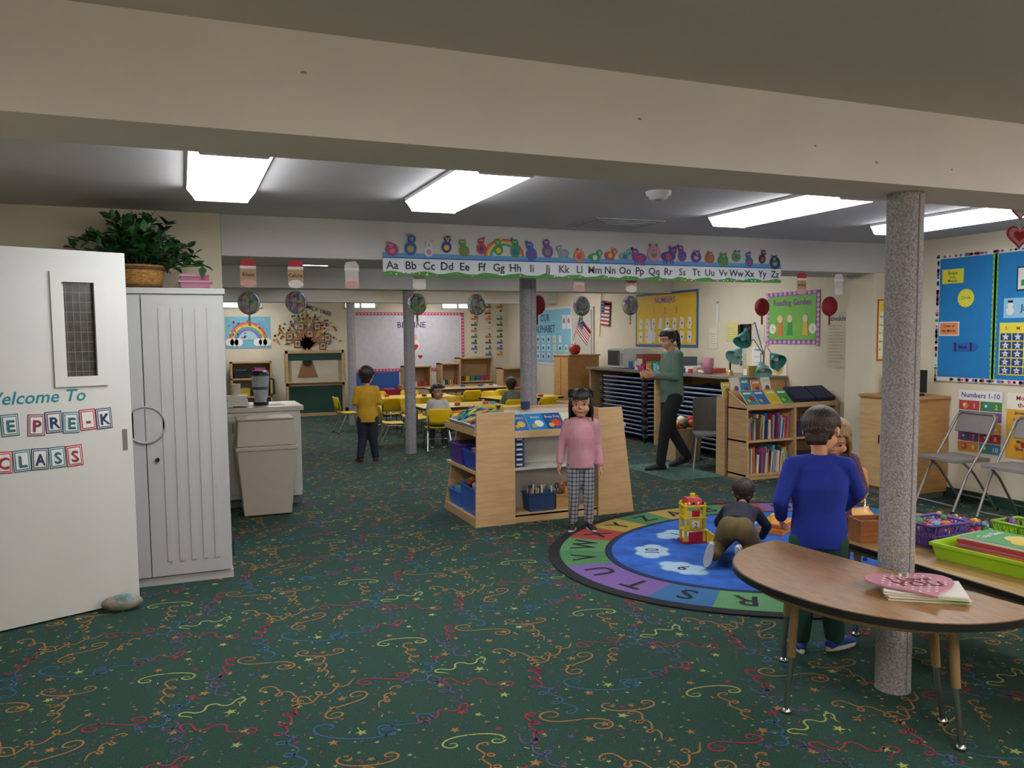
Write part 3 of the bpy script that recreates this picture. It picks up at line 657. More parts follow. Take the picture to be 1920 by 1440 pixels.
for i,mn in enumerate(['January','February','March','April','May','June','July','August','September','October','November','December']): p.text(mn,.13 if i<6 else .32,.38-(i%6)*.062,.026,navy,.0055,maxw=.18)
for k in range(8): p.disc(R.uniform(.04,.4),R.uniform(.02,.4),.022,R.choice(BC),.0045,10)
p.obj('months_poster')
p=MB(frame((6.33,6.046,1.27),(1,0,0))); p.rect(0,0,.26,.6,red,.003); p.rect(.012,.012,.236,.576,c('#e3cd45'),.004); p.rect(.02,.03,.22,.45,c('#e6e0bf'),.005); p.text('CLASS',.13,.53,.035,c('#b3202c'),.006); p.text('RULES',.13,.492,.03,c('#2c7a3a'),.006)
for i,w in enumerate(['Follow directions','Raise your hand','Work quietly','Keep hands to self','Share']): p.text(w,.13,.42-i*.08,.018,BLACK,.006,maxw=.19); p.disc(.035,.43-i*.08,.008,red,.006,8)
p.obj('class_rules_poster')
# ---------------------------------------------------------------- right bookshelves
def bshelf(nm,x0,x1,y0,y1,h):
    b=MB()
    for xa in(x0,x1-TH):
        xb=xa+TH
        b.add([(xa,y0,0),(xb,y0,0),(xb,y1,0),(xa,y1,0),(xa,y0+.02,h*.84),(xb,y0+.02,h*.84),(xb,y1,h),(xa,y1,h)],[(3,2,1,0),(4,5,6,7),(0,1,5,4),(1,2,6,5),(2,3,7,6),(3,0,4,7)],WOODM)
    b.box(x0,x1,y1-.015,y1,0,h,WOODM); b.box(x0,x1,y0+.02,y1,.04,.062,WOODH); b.box(x0,x1,y0+.02,y1,.4,.422,WOODH); b.box(x0,x1,y0+.02,y1,.745,.765,WOODH); b.box(x0,x1,y0+.03,y0+.05,0,.06,WOODM); b.box(x0,x1,y0+.015,y0+.03,.75,.8,WOODH)
    b.obj(nm,.002)
bshelf('wooden_bookshelf',5.45,6.1,6.88,7.22,.93); bshelf('wooden_bookshelf',6.12,6.73,6.92,7.26,.93)
b=MB(); books(b,5.48,6.05,6.93,7.17,.063,.3,None,R,.12); books(b,5.48,6.05,6.93,7.17,.423,.28,None,R,.1)
for i,x in enumerate((5.56,5.71,5.86,6.01)): tiltbook(b,Matrix.Translation((x,6.93,.79))@Matrix.Rotation(.75,4,'X'),.14,.2,[c('#2f8f9e'),c('#3b6db0'),c('#d9c13a'),c('#4a9a4a')][i],BC[i])
b.obj('shelved_books')
b=MB(); b.tub(6.28,7.05,.423,.56,.22,.2,.25,.22,BC[7]); books(b,6.42,6.7,6.97,7.2,.423,.28); b.tub(6.42,7.07,.063,.22,.5,.22,.54,.24,c('#3f4a68'))
for x in(6.27,6.55): b.box(x-.13,x+.13,0,.24,.0,.05,c('#23264a'),Matrix.Translation((0,6.96,.8))@Matrix.Rotation(.5,4,'X'))
b.obj('dark_storage_bins')
b=MB()
for x,hh,cc in((5.5,.2,'#d8c23a'),(5.62,.26,'#e6ded0'),(5.75,.24,'#3c8fc0'),(5.9,.22,'#e6884a'),(6.04,.25,'#f0ead8')):
    M=Matrix.Translation((x,7.3,.862))@Matrix.Rotation(1.3,4,'X'); tiltbook(b,M,.12,hh*.8,c(cc),BC[5])
b.box(5.45,6.1,7.27,7.42,0,.86,WOODM); b.obj('magazine_rack')
b=MB(); TL=mat('teal_shade','#2f7f79',.35); TL2=mat('teal_shade_light','#7db3ac',.35)
bx,by=6.25,7.62
b.lathe([(.001,.02),(.13,.02),(.14,0),(.0011,0)],METG,(bx,by,0),24); b.tube([(bx,by,0.02),(bx,by,1.35)],.011,METG)
def shade(p,d,l,r,m):
    d=Vector(d).normalized()
    R_=Matrix.Translation(p)@d.to_track_quat('Z','Y').to_matrix().to_4x4()
    b.lathe([(.02,-.02),(.03,0),(r*.6,l*.4),(r,l),(r*.96,l),(.026,.01)],m,n=20,M=R_); b.ell((0,0,l*.5),(r*.35,r*.35,r*.4),WHITE,10,8,R_)
for (e,d,m) in (((bx-.3,by-.05,1.56),(-.6,-.3,-.8),TL),((bx-.32,by+.02,1.36),(-.7,-.2,-.5),TL2),((bx+.02,by-.12,1.3),(-.1,-.9,-.6),TL),((bx-.12,by-.1,1.2),(-.3,-.7,-.8),TL2)):
    b.tube([(bx,by,1.3),((bx+e[0])/2,by-.02,e[2]+.12),e],.006,METG); shade(e,d,.15,.1,m)
b.obj('multi_head_floor_lamp')
# ---------------------------------------------------------------- right rear wall decorations
def RW(Y,z): return frame((XB-.004,Y,z),(0,-1,0))
p=MB(RW(16.1,.97)); w,h=2.5,1.12
p.rect(0,0,w,h,WHITE,.01); p.rect(.04,.04,w-.08,h-.08,c('#7fbcd2'),.012); p.text('OUR',1.3,.86,.14,navy,.014); p.text('ALPHABET',1.3,.64,.14,navy,.014,maxw=1.5)
for i in range(26):
    x=.12+(i%9)*.26;y=.1+(i//9)*.17; p.rect(x,y,.12,.13,R.choice([WHITE,c('#c7dce2'),c('#e2c9c0')]),.014); p.disc(x+.06,y+.06,.04,R.choice(BC),.015,10)
for x in(.25,.55,2.1,2.3): p.rect(x,.7,.16,.26,WHITE,.014); p.disc(x+.08,.85,.05,R.choice(BC),.016,10)
p.obj('alphabet_bulletin_board')
p=MB(RW(11.3,1.36)); w,h=1.68,.82
p.rect(0,0,w,h,c('#2a64a0'),.01); p.rect(.035,.035,w-.07,h-.07,c('#e0b41a'),.012); p.text('NUMBERS',.84,.66,.09,c('#6a5a9e'),.014); 
for i in range(3): p.text(str(i+1),.55+i*.3,.5,.09,c('#c8631e'),.014)
for k in range(16):
    x,y=.1+(k%8)*.19,.08+(k//8)*.2; p.prism([(x,y),(x+.09,y-.02),(x+.11,y+.14),(x+.02,y+.16)],0,.015,WHITE); p.disc(x+.06,y+.07,.02,R.choice(BC),.016,8)
p.prism([(.35,.05),(.38,.4),(.44,.4),(.46,.25),(.56,.27),(.5,.05)],0,.018,WHITE); p.obj('numbers_bulletin_board')
p=MB(RW(8.17,1.42)); w,h=.9,.62
p.rect(0,0,w,h,c('#7c529e'),.006)
for k in range(44): s_=k%4; q=(k//4)/11; x,y=(q*w,.02) if s_==0 else (q*w,h-.02) if s_==1 else (.02,q*h) if s_==2 else (w-.02,q*h); p.disc(x,y,.025,c('#d299b8'),.009,10)
p.rect(.05,.05,w-.1,h-.1,c('#6fae42'),.01); p.text('Reading Garden',.45,.46,.07,c('#7a3a8a'),.013,maxw=.7)
for x in(.25,.42,.68): p.disc(x,.3,.045,c('#e0bf98'),.014); p.prism([(x-.05,.1),(x+.05,.1),(x+.03,.27),(x-.03,.27)],0,.013,R.choice(BC)); 
for x in(.12,.8): p.disc(x,.18,.06,WHITE,.012); p.disc(x,.18,.02,yl,.014)
p.obj('reading_garden_poster')
def sheet(nm,Y,z,w,h,cc,lines=6,lc=None,head=None):
    p=MB(RW(Y,z)); p.rect(0,0,w,h,c(cc),.003)
    for i in range(lines): p.rect(w*.12,h*(.1+.7*i/lines),w*R.uniform(.5,.76),h*.012+.001,lc or c('#8b8b86'),.0045)
    if head: p.text(head,w/2,h*.84,h*.09,navy,.005,maxw=w*.85)
    p.obj(nm)
sheet('yellow_notice',8.98,1.45,.24,.25,'#d9cd7c'); sheet('white_notice',8.42,1.45,.2,.2,'#cdc8bc'); sheet('wall_notice',8.45,1.08,.24,.3,'#e0ddd2',3,None,'Reading')
sheet('daily_schedule',7.15,1.16,.3,.62,'#ccbf9e',12,c('#a39a80'),'Schedule'); sheet('wall_notice',9.35,1.35,.18,.28,'#dfd7bf',6); sheet('wall_notice',8.75,1.1,.18,.2,'#d8cfb5',3)
p=MB(RW(8.1,1.02)); p.rect(0,0,.3,.24,c('#e2dfd4'),.003); p.disc(.15,.12,.1,c('#d8b52c'),.005,8); p.disc(.15,.12,.06,c('#2a66b0'),.006,12); p.star(.15,.12,.05,c('#3f9e4a'),.007); p.obj('flower_sign')
p=MB(RW(9.2,1.7)); p.rect(0,0,.05,.3,WHITE,.004); p.disc(.025,.27,.02,METG,.006); p.obj('thermometer')
b=MB(RW(8.64,1.42)); b.box(0,.17,0,.25,0,.05,BLACK); b.box(.015,.06,.01,.24,.05,.09,BLACK); b.box(.09,.15,.08,.2,.05,.055,METG)
b.tube([(.035+.02*math.sin(i*1.1),.0-.28*math.sin(i/60*pi),.05+.015*math.cos(i*1.1)) for i in range(60)],.004,BLACK,5); b.obj('wall_telephone',.008)
CTP=mat('counter_dark_top','#7d7468',.4)
b=MB(); b.box(6.06,XB-.01,7.78,11.75,1.0,1.035,CTP)
for y in(7.83,9.75,11.7): b.box(6.12,XB-.02,y-.02,y+.02,0,1.0,WOODM)
b.box(6.72,6.74,7.83,11.7,.2,1.0,WOODM); b.obj('long_counter',.003)
CF=mat('cot_frame_blue','#8490ab',.4); CM=mat('cot_mesh','#2c313a',.8)
def cots(nm,x0,x1,y0,y1,n):
    b=MB()
    for i in range(n):
        z=.09+i*.062+.0; j=R.uniform(-.012,.012)
        b.box(x0+.03,x1-.03,y0+.03+j,y1-.03+j,z+.0,z+.02,CM)
        b.tube([(x0,y0+j,z+.02),(x1,y0+j,z+.02),(x1,y1+j,z+.02),(x0,y1+j,z+.02)],.014,CF,6,None,True)
        for x in(x0,x1):
            for y in(y0,y1): b.cb(x,y+j,z+.012,.05,.07,.05,BLACK if i%2 else c('#39404f'))
    for x in(x0,x1):
        for y in(y0,y1): b.cb(x,y,.045,.04,.04,.09,BLACK)
    b.obj(nm)
cots('stacked_nap_cots',6.08,6.66,7.98,9.25,13); cots('stacked_nap_cots',6.08,6.66,9.95,11.2,14)
b=MB(); 
for y in(9.36,9.48,9.58): b.box(6.15,6.6,y,y+.06,.0,.7,BLACK)
b.obj('black_cot_cart')
b=MB(Matrix.Translation((6.4,11.0,1.036))); b.box(-.2,.22,-.26,.26,.01,.3,mat('microwave_white','#c9c8c4',.4)); b.box(-.206,-.2,-.12,.24,.04,.27,c('#3a3c3e',.2)); b.box(-.206,-.2,-.25,-.14,.04,.27,c('#b4b4b2')); b.tube([(-.22,-.12,.06),(-.22,-.12,.25)],.006,METG)
for i in range(4): b.box(-.21,-.205,-.23,-.16,.06+i*.045,.09+i*.045,c('#8a8c8c'))
b.obj('microwave',.006)
b=MB()
for k,(y,w,h,cc) in enumerate(((10.45,.2,.22,'#8a3a2a'),(10.2,.16,.12,'#3f8a4a'),(10.0,.2,.1,'#2f7f4a'),(9.75,.2,.16,'#b9b2a0'),(9.5,.14,.2,'#4a4f58'),(9.2,.2,.08,'#d0cdc2'),(8.9,.22,.06,'#b3473a'),(8.0,.1,.12,'#b9a35a'))):
    b.box(6.3,6.6,y-w/2,y+w/2,1.037,1.037+h,c(cc)); b.box(6.29,6.3,y-w/3,y+w/3,1.045,1.037+h*.7,WHITE)
for k in range(10): y=8.95+k*.17; b.cyl((6.16,y,1.037),(6.16,y,1.037+R.uniform(.05,.14)),.03,.034,R.choice(BC),12)
b.obj('desk_supplies')
b=MB(); b.lathe([(.001,0),(.05,0),(.065,.1),(.07,.2),(.06,.21),(.055,.2)],c('#a86f82'),(6.2,8.62,1.037),18); b.tube([(6.2,8.69,1.2),(6.2,8.76,1.17),(6.2,8.75,1.08),(6.2,8.68,1.06)],.007,c('#a86f82')); b.obj('pink_pitcher')
b=MB(); b.lathe([(.04,0),(.035,.04),(.015,.07),(.001,.075)],hm,(6.22,8.2,1.037),16); b.cyl((6.22,8.2,1.1),(6.22,8.2,1.2),.01,.013,BLACK); b.obj('hand_bell')
b=MB(); b.box(5.95,6.5,12.1,12.7,0,1.2,WOODC); b.box(5.93,5.95,12.12,12.39,.04,1.17,WOODC); b.box(5.93,5.95,12.41,12.68,.04,1.17,WOODC); b.box(5.93,6.52,12.08,12.72,1.2,1.225,WOODC)
b.obj('tall_wood_cabinet',.004)
b=MB(Matrix.Translation((6.12,12.25,1.226))); ra=mat('apple_red','#a3201b',.3); b.lathe([(.001,.02),(.05,0),(.09,.04),(.1,.09),(.09,.14),(.05,.165),(.001,.14)],ra,n=20); b.cyl((0,0,.14),(.01,0,.2),.006,.006,BLACK); b.obj('red_apple_ornament')
b=MB(RW(13.5,0)); b.rect(0,0,.78,2.05,c('#c5bfb2'),.03); b.box(.05,.73,.03,2.0,.03,.045,c('#b8b2a4')); b.cyl((.67,1.0,.04),(.67,1.0,.1),.03,.03,METG); b.obj('door_2')
def flag(nm,M,w,h):
    b=MB(M); n=13
    for i in range(n): b.box(0,w,h*i/n,h*(i+1)/n,0,.004+.004*math.sin(i),[c('#98202b'),c('#d6d2ca')][i%2])
    b.rect(0,h*6/13,w*.42,h*7/13,c('#252f5a'),.01)
    for i in range(4):
        for j in range(4): b.star(w*(.05+.1*i),h*(.52+.12*j),.009,WHITE,.012)
    b.tube([(-.01,-.2,.0),(-.01,h+.1,.0)],.008,WOODC); b.ell((-.01,h+.11,0),.016,hm); b.obj(nm)
flag('american_flag',frame((XB-.05,13.35,1.62),(0,-1,0))@Matrix.Rotation(-.55,4,'Z'),.5,.3)
flag('american_flag',frame((XB-.03,12.45,1.72),(0,-1,0))@Matrix.Rotation(-.1,4,'Z'),.3,.42)
# ---------------------------------------------------------------- back wall
def BW(x,z): return frame((x,YB-.004,z),(1,0,0))
p=MB(BW(3.23,.82)); w,h=2.47,1.24
pb=c('#c2486e'); p.rect(0,0,w,h,pb,.01); p.rect(.06,.06,w-.12,h-.12,mat('board_white_paper','#ccc8cb',.6),.013)
for i in range(34):
    for y in(.03,h-.03): p.heart(.04+i*w/34,y,.022,c('#e0b2bf'),.013)
for i in range(17):
    for x in(.03,w-.03): p.heart(x,.04+i*h/17,.022,c('#e0b2bf'),.013)
p.text('BE MINE',1.3,.92,.12,c('#4a2a6a'),.015,maxw=.95); p.disc(1.35,.55,.12,c('#e4dcd0'),.015); p.disc(1.35,.72,.07,c('#d9a990'),.016); p.heart(1.35,.5,.09,red,.018); p.heart(1.25,.3,.05,pb,.016); p.heart(1.48,.3,.05,red,.016)
p.obj('be_mine_whiteboard')
rb=['#c8424f','#d88242','#dcc852','#62a85d','#507fbe','#8a63ae']
p=MB(BW(.8,1.35)); w,h=.85,.62; p.rect(0,0,w,h,c('#70acc0'),.004)
for i,hh_ in enumerate(rb): 
    p.prism([( .42+(.36-i*.03)*math.cos(pi*k/20),.16+(.36-i*.03)*math.sin(pi*k/20)) for k in range(21)],0,.006+i*.001,c(hh_))
p.prism([( .42+.18*math.cos(pi*k/20),.16+.18*math.sin(pi*k/20)) for k in range(21)],0,.0125,c('#98c4d0'))
for x in(.08,.16,.24,.6,.7,.78): p.disc(x,.12,.08,WHITE,.013)
for k in range(40): p.disc(R.uniform(.05,.8),R.uniform(.2,.58),.02,c(R.choice(rb)),.0135,8)
p.obj('rainbow_poster')
p=MB(BW(1.75,.75)); tr=c('#9a6c42'); 
p.prism([(.40,0),(.80,0),(.7,.3),(.68,.75),(.52,.75),(.5,.3)],0,.01,tr)
for a,l in((60,.62),(75,.7),(90,.75),(105,.7),(122,.6),(40,.52),(140,.52),(25,.45),(155,.45)):
    ca,sa=math.cos(math.radians(a)),math.sin(math.radians(a)); x0_,y0_=.6,.6
    p.prism([(x0_+.06*sa,y0_-.06*ca),(x0_+l*ca+.01*sa,y0_+l*sa),(x0_+l*ca-.01*sa,y0_+l*sa),(x0_-.06*sa,y0_+.06*ca)],0,.012,tr)
    for k in range(3):
        q=.45+.17*k; sg=(1 if k%2 else -1); aa=math.radians(a+40*sg); bx0,by0=x0_+q*l*ca,y0_+q*l*sa
        p.prism([(bx0,by0-.012),(bx0+.2*math.cos(aa),by0+.2*math.sin(aa)),(bx0+.01,by0+.016)],0,.013,tr)
for k in range(120):
    a=R.uniform(.1,pi-.1); l=R.uniform(.35,.7); p.disc(.6+l*math.cos(a),.62+l*math.sin(a)*.95,.022,c(R.choice(['#c9652c','#2f6a3a','#d29a3a','#7a2f5a','#b9b24a','#3a4f90'])),.014,7)
for x,y in((.2,.75),(.42,.95),(.75,.95),(.95,.72),(.35,.6),(.85,.55),(.6,.8)): p.rect(x,y,.13,.15,BLACK,.016); p.rect(x+.012,y+.012,.106,.126,c('#b9a07f'),.018); p.disc(x+.065,y+.08,.03,c('#7a503a'),.02)
p.disc(.6,.3,.09,c('#3d2a1c'),.014); p.text('FAMILY TREE',.78,1.33,.08,navy,.015,rot=-18); p.obj('family_tree_wall_art')
p=MB(BW(0,0))
for cx in(5.95,6.28,6.55):
    for k in range(9):
        z=1.12+k*.13; m=R.choice([c('#b6372f'),c('#3f7a4a'),c('#c97a2c'),c('#4a6ab0'),c('#dfd6c0')]); p.rect(cx-.08,z,.14,.04,m,.004); p.disc(cx+.02,z+.07,.025,R.choice(BC),.005,8)
p.obj('name_chart_strips')
b=MB(); gp=c('#1b4638'); x0,x1,y=1.86,3.0,16.3
b.box(x0,x1,y,y+.03,.05,.62,gp); 
for x in(x0,x1-.05): b.box(x,x+.05,y-.02,y+.05,0,1.3,WOODM)
b.box(x0,x1,y-.02,y+.05,.6,.66,WOODM); b.box(x0,x1,y-.02,y+.05,1.24,1.3,WOODM); b.box(x0,x1,y-.02,y+.05,0,.06,WOODM); b.box(x0-.02,x0+.12,y+.01,y+.02,.66,1.24,c('#a3957c')); b.box(x1-.12,x1+.02,y+.01,y+.02,.66,1.24,c('#a3957c')); b.box(x0,x1,y-.1,y,.66,.68,WOODH)
b.box(x0+.05,x1-.05,y+.0,y+.02,1.1,1.24,gp)
for x in(x0,x1-.05): b.box(x,x+.05,y-.2,y+.3,0,.04,WOODM)
b.obj('puppet_theatre',.003)
b=MB(); x0,x1=.85,1.6
for x in(x0,x1-.03): b.box(x,x+.03,16.3,16.7,0,1.1,WOODM)
for z in(.05,.4,.75,1.07): b.box(x0,x1,16.3,16.7,z,z+.03,WOODM)
b.box(x0,x1,16.68,16.7,0,1.1,WOODM)
for z,cs_ in((.08,('#3a6fb0','#c94a3a')),(.43,('#d9b83a','#4a9a5a')),(.78,('#262a30','#c94a8a'))):
    for i in(0,1): b.tub(x0+.2+i*.34,16.48,z,z+.15,.26,.26,.3,.3,c(cs_[i])); b.box(x0+.1+i*.34,x0+.3+i*.34,16.4,16.55,z+.1,z+.17+.03*i,c(['#2fa3a0','#e07ab0'][i]))
b.obj('toy_storage_shelf')
def hutch(nm,x,y,w,h,d=.35,drawers=2):
    b=MB(); 
    for xx in(x,x+w-.03): b.box(xx,xx+.03,y,y+d,0,h,WOODM)
    b.box(x,x+w,y+d-.02,y+d,0,h,WOODM); b.box(x,x+w,y,y+d,h-.03,h,WOODM); b.box(x,x+w,y-.02,y+d,h*.52,h*.52+.03,WOODM); b.box(x,x+w,y,y+d,.04,.07,WOODM)
    for i in range(drawers): b.box(x+.03+i*(w-.06)/drawers+.005,x+.03+(i+1)*(w-.06)/drawers-.005,y-.015,y,.08,h*.5,WOODM); b.cyl((x+.03+(i+.5)*(w-.06)/drawers,y-.03,h*.4),(x+.03+(i+.5)*(w-.06)/drawers,y-.01,h*.4),.02,.02,BLACK,10)
    for i in range(6): b.cb(x+.1+i*(w-.2)/5,y+.15,h*.52+.08,.07,.07,.1,R.choice(BC))
    b.obj(nm,.003)
hutch('play_kitchen_stove',4.9,15.9,.42,1.0); hutch('play_kitchen_hutch',5.4,16.2,.75,1.1); hutch('play_kitchen_sink',6.0,15.3,.6,.9); hutch('play_kitchen_fridge',4.2,16.1,.55,.95,.4,1)
b=MB(); b.box(3.1,4.0,15.5,15.85,.3,.34,c('#24569f')); b.box(3.1,4.0,15.82,15.87,.3,.85,c('#24569f')); b.box(3.1,4.0,15.5,15.84,.02,.3,c('#b9b2a2'))
b.box(3.1,3.14,15.48,15.86,0,.6,WOODM); b.box(3.96,4.0,15.48,15.86,0,.6,WOODM); b.obj('blue_toy_bench',.003)
for x in(3.25,3.7): 
    b=MB(); b.tub(x+.05,15.66,.341,.52,.34,.26,.38,.3,c('#b0242a')); b.cb(x+.05,15.66,.5,.2,.2,.08,BC[9]); b.obj('red_toy_bin')
# ---------------------------------------------------------------- yellow tables and chairs
def ytable(x,y,w,d,rot,z=.54,top=YEL):
    b=MB(place(x,y,0,rot)); b.box(-w/2,w/2,-d/2,d/2,z-.03,z-.004,BLACK); b.box(-w/2+.004,w/2-.004,-d/2+.004,d/2-.004,z-.006,z,top); b.box(-w/2+.07,w/2-.07,-d/2+.07,d/2-.07,z-.07,z-.03,METG)
    for sx_ in(-1,1):
        for sy_ in(-1,1): b.cyl((sx_*(w/2-.1),sy_*(d/2-.1),z-.05),(sx_*(w/2-.07),sy_*(d/2-.07),.0),.016,.012,CHROME)
    for k in range(5): b.cb(R.uniform(-.4,.4)*w,R.uniform(-.35,.35)*d,z+.02,.07,.06,.04,R.choice(BC))
    b.obj('classroom_table',.004)
YT=mat('yellow_table_top','#dcba34',.35,var=.03)
ytable(3.75,11.4,1.25,.8,0,.54,YT); ytable(3.55,13.4,1.5,.75,0,.54,YT); ytable(5.2,12.4,1.2,.75,10,.54,YT); ytable(5.0,14.6,1.5,.7,0,.58,WOODH)
for x,y,r in((3.2,10.6,-8),(3.85,10.7,5),(4.28,10.72,-5),(3.3,12.15,180),(3.95,12.15,176),(3.05,12.75,0),(3.6,12.75,0),(4.1,12.75,-4),(3.2,14.1,180),(3.8,14.1,180),(4.7,11.62,0),(5.3,11.7,0),(2.78,11.4,-95),(2.5,13.3,-85),(5.0,13.1,180),(4.8,13.9,0),(5.4,13.9,0)): kidchair(x,y,r)
# ---------------------------------------------------------------- toy garage etc
b=MB(Matrix.Translation((3.46,4.99,.014))@Matrix.Rotation(math.radians(-15),4,'Z')); ty=mat('toy_yellow','#dcb91a',.35); rd=mat('toy_red','#b0222a',.35)
b.box(-.09,.09,-.07,.07,0,.015,rd); 
for x in(-.07,.07):
    for y in(-.055,.055): b.box(x-.01,x+.01,y-.01,y+.01,.01,.3,ty)
for z in(.09,.18,.27): b.box(-.085,.085,-.07,.07,z,z+.012,ty)
b.box(-.05,.05,-.075,-.06,.015,.085,rd); b.box(-.05,.05,-.075,-.06,.11,.175,ty); b.box(-.03,.03,-.078,-.074,.12,.165,WHITE); b.box(-.03,.03,-.078,-.074,.2,.25,rd)
b.text('2',0,.123,.035,red,0,Matrix.Translation((0,-.0785,0))@Matrix.Rotation(pi/2,4,'X'))
b.tap(0,0,.282,.33,.14,.12,.1,.09,rd); b.cyl((0,0,.33),(0,0,.36),.02,.02,ty)
for i in range(6): b.box(.09+i*.018,.108+i*.018,-.06,.04,.0,.09-i*.014,ty)
for i in range(4): b.cb(-.05+i*.035,-.072,.3,.016,.004,.016,[WHITE,BLACK][i%2])
b.obj('toy_parking_garage',.002)
b=MB(Matrix.Translation((4.25,5.0,.014))@Matrix.Rotation(.5,4,'Z')); og2=c('#d87f34'); 
b.box(-.14,.14,-.1,.1,0,.04,og2); b.tub(0,0,.04,.08,.22,.16,.25,.18,c('#e09a50')); b.tube([(-.12,0,.04),(-.12,0,.14),(.12,0,.14),(.12,0,.04)],.01,ty); b.obj('orange_toy_ramp',.004)
b=MB(Matrix.Translation((5.66,7.8,0))@Matrix.Rotation(math.radians(150),4,'Z')); gp2=mat('grey_plastic_chair','#6c6b68',.5)
b.box(-.2,.2,-.18,.2,.38,.41,gp2); 
for i in range(9): a=-.9+i*.225; b.box(-.03,.03,-.012,.0,.0,.4,gp2,Matrix.Translation((.22*math.sin(a),-.05-.2*math.cos(a),.4))@Matrix.Rotation(a,4,'Z'))
for sx_ in(-1,1): b.tube([(sx_*.22,.24,0),(sx_*.18,.15,.39)],.012,METG); b.tube([(sx_*.22,-.28,0),(sx_*.18,-.15,.39)],.012,METG)
b.obj('grey_desk_chair',.004)
b=MB(Matrix.Translation((5.68,8.45,0))); b.tub(0,0,.0,.4,.34,.3,.4,.36,c('#b9a07a'),.02)
for k in range(26): b.ell((R.uniform(-.15,.15),R.uniform(-.13,.13),.4+R.uniform(-.02,.12)),R.uniform(.03,.055),R.choice([c('#c8542c'),c('#d8a43a'),c('#b2272b'),c('#d9d2bf'),c('#3f8a4a')]),9,7)
b.obj('basket_of_stuffed_toys')
sbox('small_floor_mat',4.75,5.4,7.2,8.3,.002,.008,mat('mat_teal','#3f5f55',.9,var=.4,scale=20))
# ---------------------------------------------------------------- alphabet banner
p=MB(frame((1.42,6.046,2.015),(1,0,0))); w=3.72
p.rect(0,0,w,.165,mat('banner_white','#d4d6da',.4),.003); p.rect(0,.13,w,.035,c('#5690c0'),.0045); p.rect(0,.125,w,.008,c('#2f4f9a'),.005)
pts=[(0,-.005)]+[(w*i/70,.022+.01*math.sin(i*1.3)+.004*math.sin(i*3.1)) for i in range(71)]+[(w,-.005)]
p.prism(pts,0,.005,c('#458c39'))
for k in range(60): p.disc(R.uniform(.02,w-.02),R.uniform(0,.02),.006,c(R.choice(['#e8d44a','#d8509a','#ffffff'])),.006,6)
AN=['#3f8e4a','#b6463a','#3a5fa0','#d8b52c','#7a3f90','#c880a0','#8a6f4a','#6f9fa0','#5f8f3a','#b63f5a','#b0a04a','#d27f2c','#4a3f8a','#c9c9c9','#a03f8a','#333844']
AR=random.Random(9)
for i in range(26):
    cx=w*(i+.5)/26
    p.text(chr(65+i)+chr(97+i),cx,.045,.06,BLACK,.006)
    m=c(AN[AR.randrange(16)]); m2=c(AN[AR.randrange(16)]); y=.185+AR.uniform(-.01,.04); sc_=AR.uniform(.9,1.35)
    kind=AR.randrange(3)
    if kind==0:
        p.disc(cx,y,.04*sc_,m,.006,16,None,.045*sc_); hx_=cx+AR.uniform(-.02,.02); hy_=y+.06*sc_
    elif kind==1:
        p.disc(cx,y,.055*sc_,m,.006,16,None,.032*sc_); hx_=cx+.045*AR.choice([-1,1]); hy_=y+.035*sc_
        for lx in(-.035,-.015,.015,.035): p.rect(cx+lx*sc_-.006,y-.05*sc_,.012,.03,m,.0055)
    else:
        p.disc(cx,y,.05*sc_,m,.006,16,None,.05*sc_); hx_=cx+AR.uniform(-.01,.01); hy_=y+.03*sc_
    p.disc(hx_,hy_,.027*sc_,m,.008,14)
    for s_ in(-1,1):
        if AR.random()<.6: p.disc(hx_+s_*.022*sc_,hy_+.024*sc_,.011*sc_,m2,.007,8)
        p.disc(hx_+s_*.009,hy_+.005,.006,WHITE,.0095,8); p.disc(hx_+s_*.009,hy_+.005,.003,BLACK,.0105,6)
    p.disc(cx,y-.005,.022*sc_,m2,.0075,12); p.disc(hx_,hy_-.01,.009,m2,.0095,8)
for i,hh_ in enumerate(rb[:5]):
    r_=.17-.014*i; p.prism([(.98+r_*1.0*math.cos(pi*k/16),.165+r_*.8*math.sin(pi*k/16)) for k in range(17)],0,.0035+.0003*i,c(hh_))
p.prism([(.98+.1*math.cos(pi*k/16),.165+.08*math.sin(pi*k/16)) for k in range(17)],0,.0052,HEADC)
p.obj('alphabet_banner')
names=['Rhett','Caliche','','','','Luca','Robin','']
for i,x in enumerate((.46,.79,1.2,1.72,3.1,3.6,5.45,5.9)):
    p=MB(frame((x,6.12,1.92),(1,0,0))); warm=i in(0,1,5,6)
    p.rect(-.055,0,.11,.15,mat('tag_tan','#b8906f',.7),.003) if warm else p.rect(-.05,0,.1,.14,c('#c8bfb6'),.003)
    p.disc(0,.02,.055,c('#d6cfc6') if i%2 else c('#c9998f'),.004,14,None,.03); p.prism([(-.05,.135),(.05,.135),(.055,.165),(.03,.195),(-.04,.19),(-.055,.16)],0,.005,red if i in(0,1,4,6) else c('#c8bfb6')); p.rect(-.055,.125,.11,.02,WHITE,.006)
    if names[i]: p.text(names[i],0,.07,.026,c('#4a2f1f'),.006,maxw=.1)
    p.cyl((0,.19,.002),(0,HB-1.92,.002),.001,.001,WHITE,5); p.obj('hanging_name_tag')
def scrib(name,seed):
    m=mat(name,'#8a8f9a',.6); nt=m.node_tree; bs=nt.nodes['Principled BSDF']
    v=nt.nodes.new('ShaderNodeTexVoronoi'); v.inputs['Scale'].default_value=30+seed; tc=nt.nodes.new('ShaderNodeTexCoord'); nt.links.new(tc.outputs['Object'],v.inputs['Vector'])
    hs=nt.nodes.new('ShaderNodeHueSaturation'); hs.inputs['Saturation'].default_value=.8; hs.inputs['Value'].default_value=.9
    nt.links.new(v.outputs['Color'],hs.inputs['Color']); nt.links.new(hs.outputs['Color'],bs.inputs['Base Color']); return m
SC=[scrib('scribble_paper_a',0),scrib('scribble_paper_b',10)]
RL=c('#a32c33')
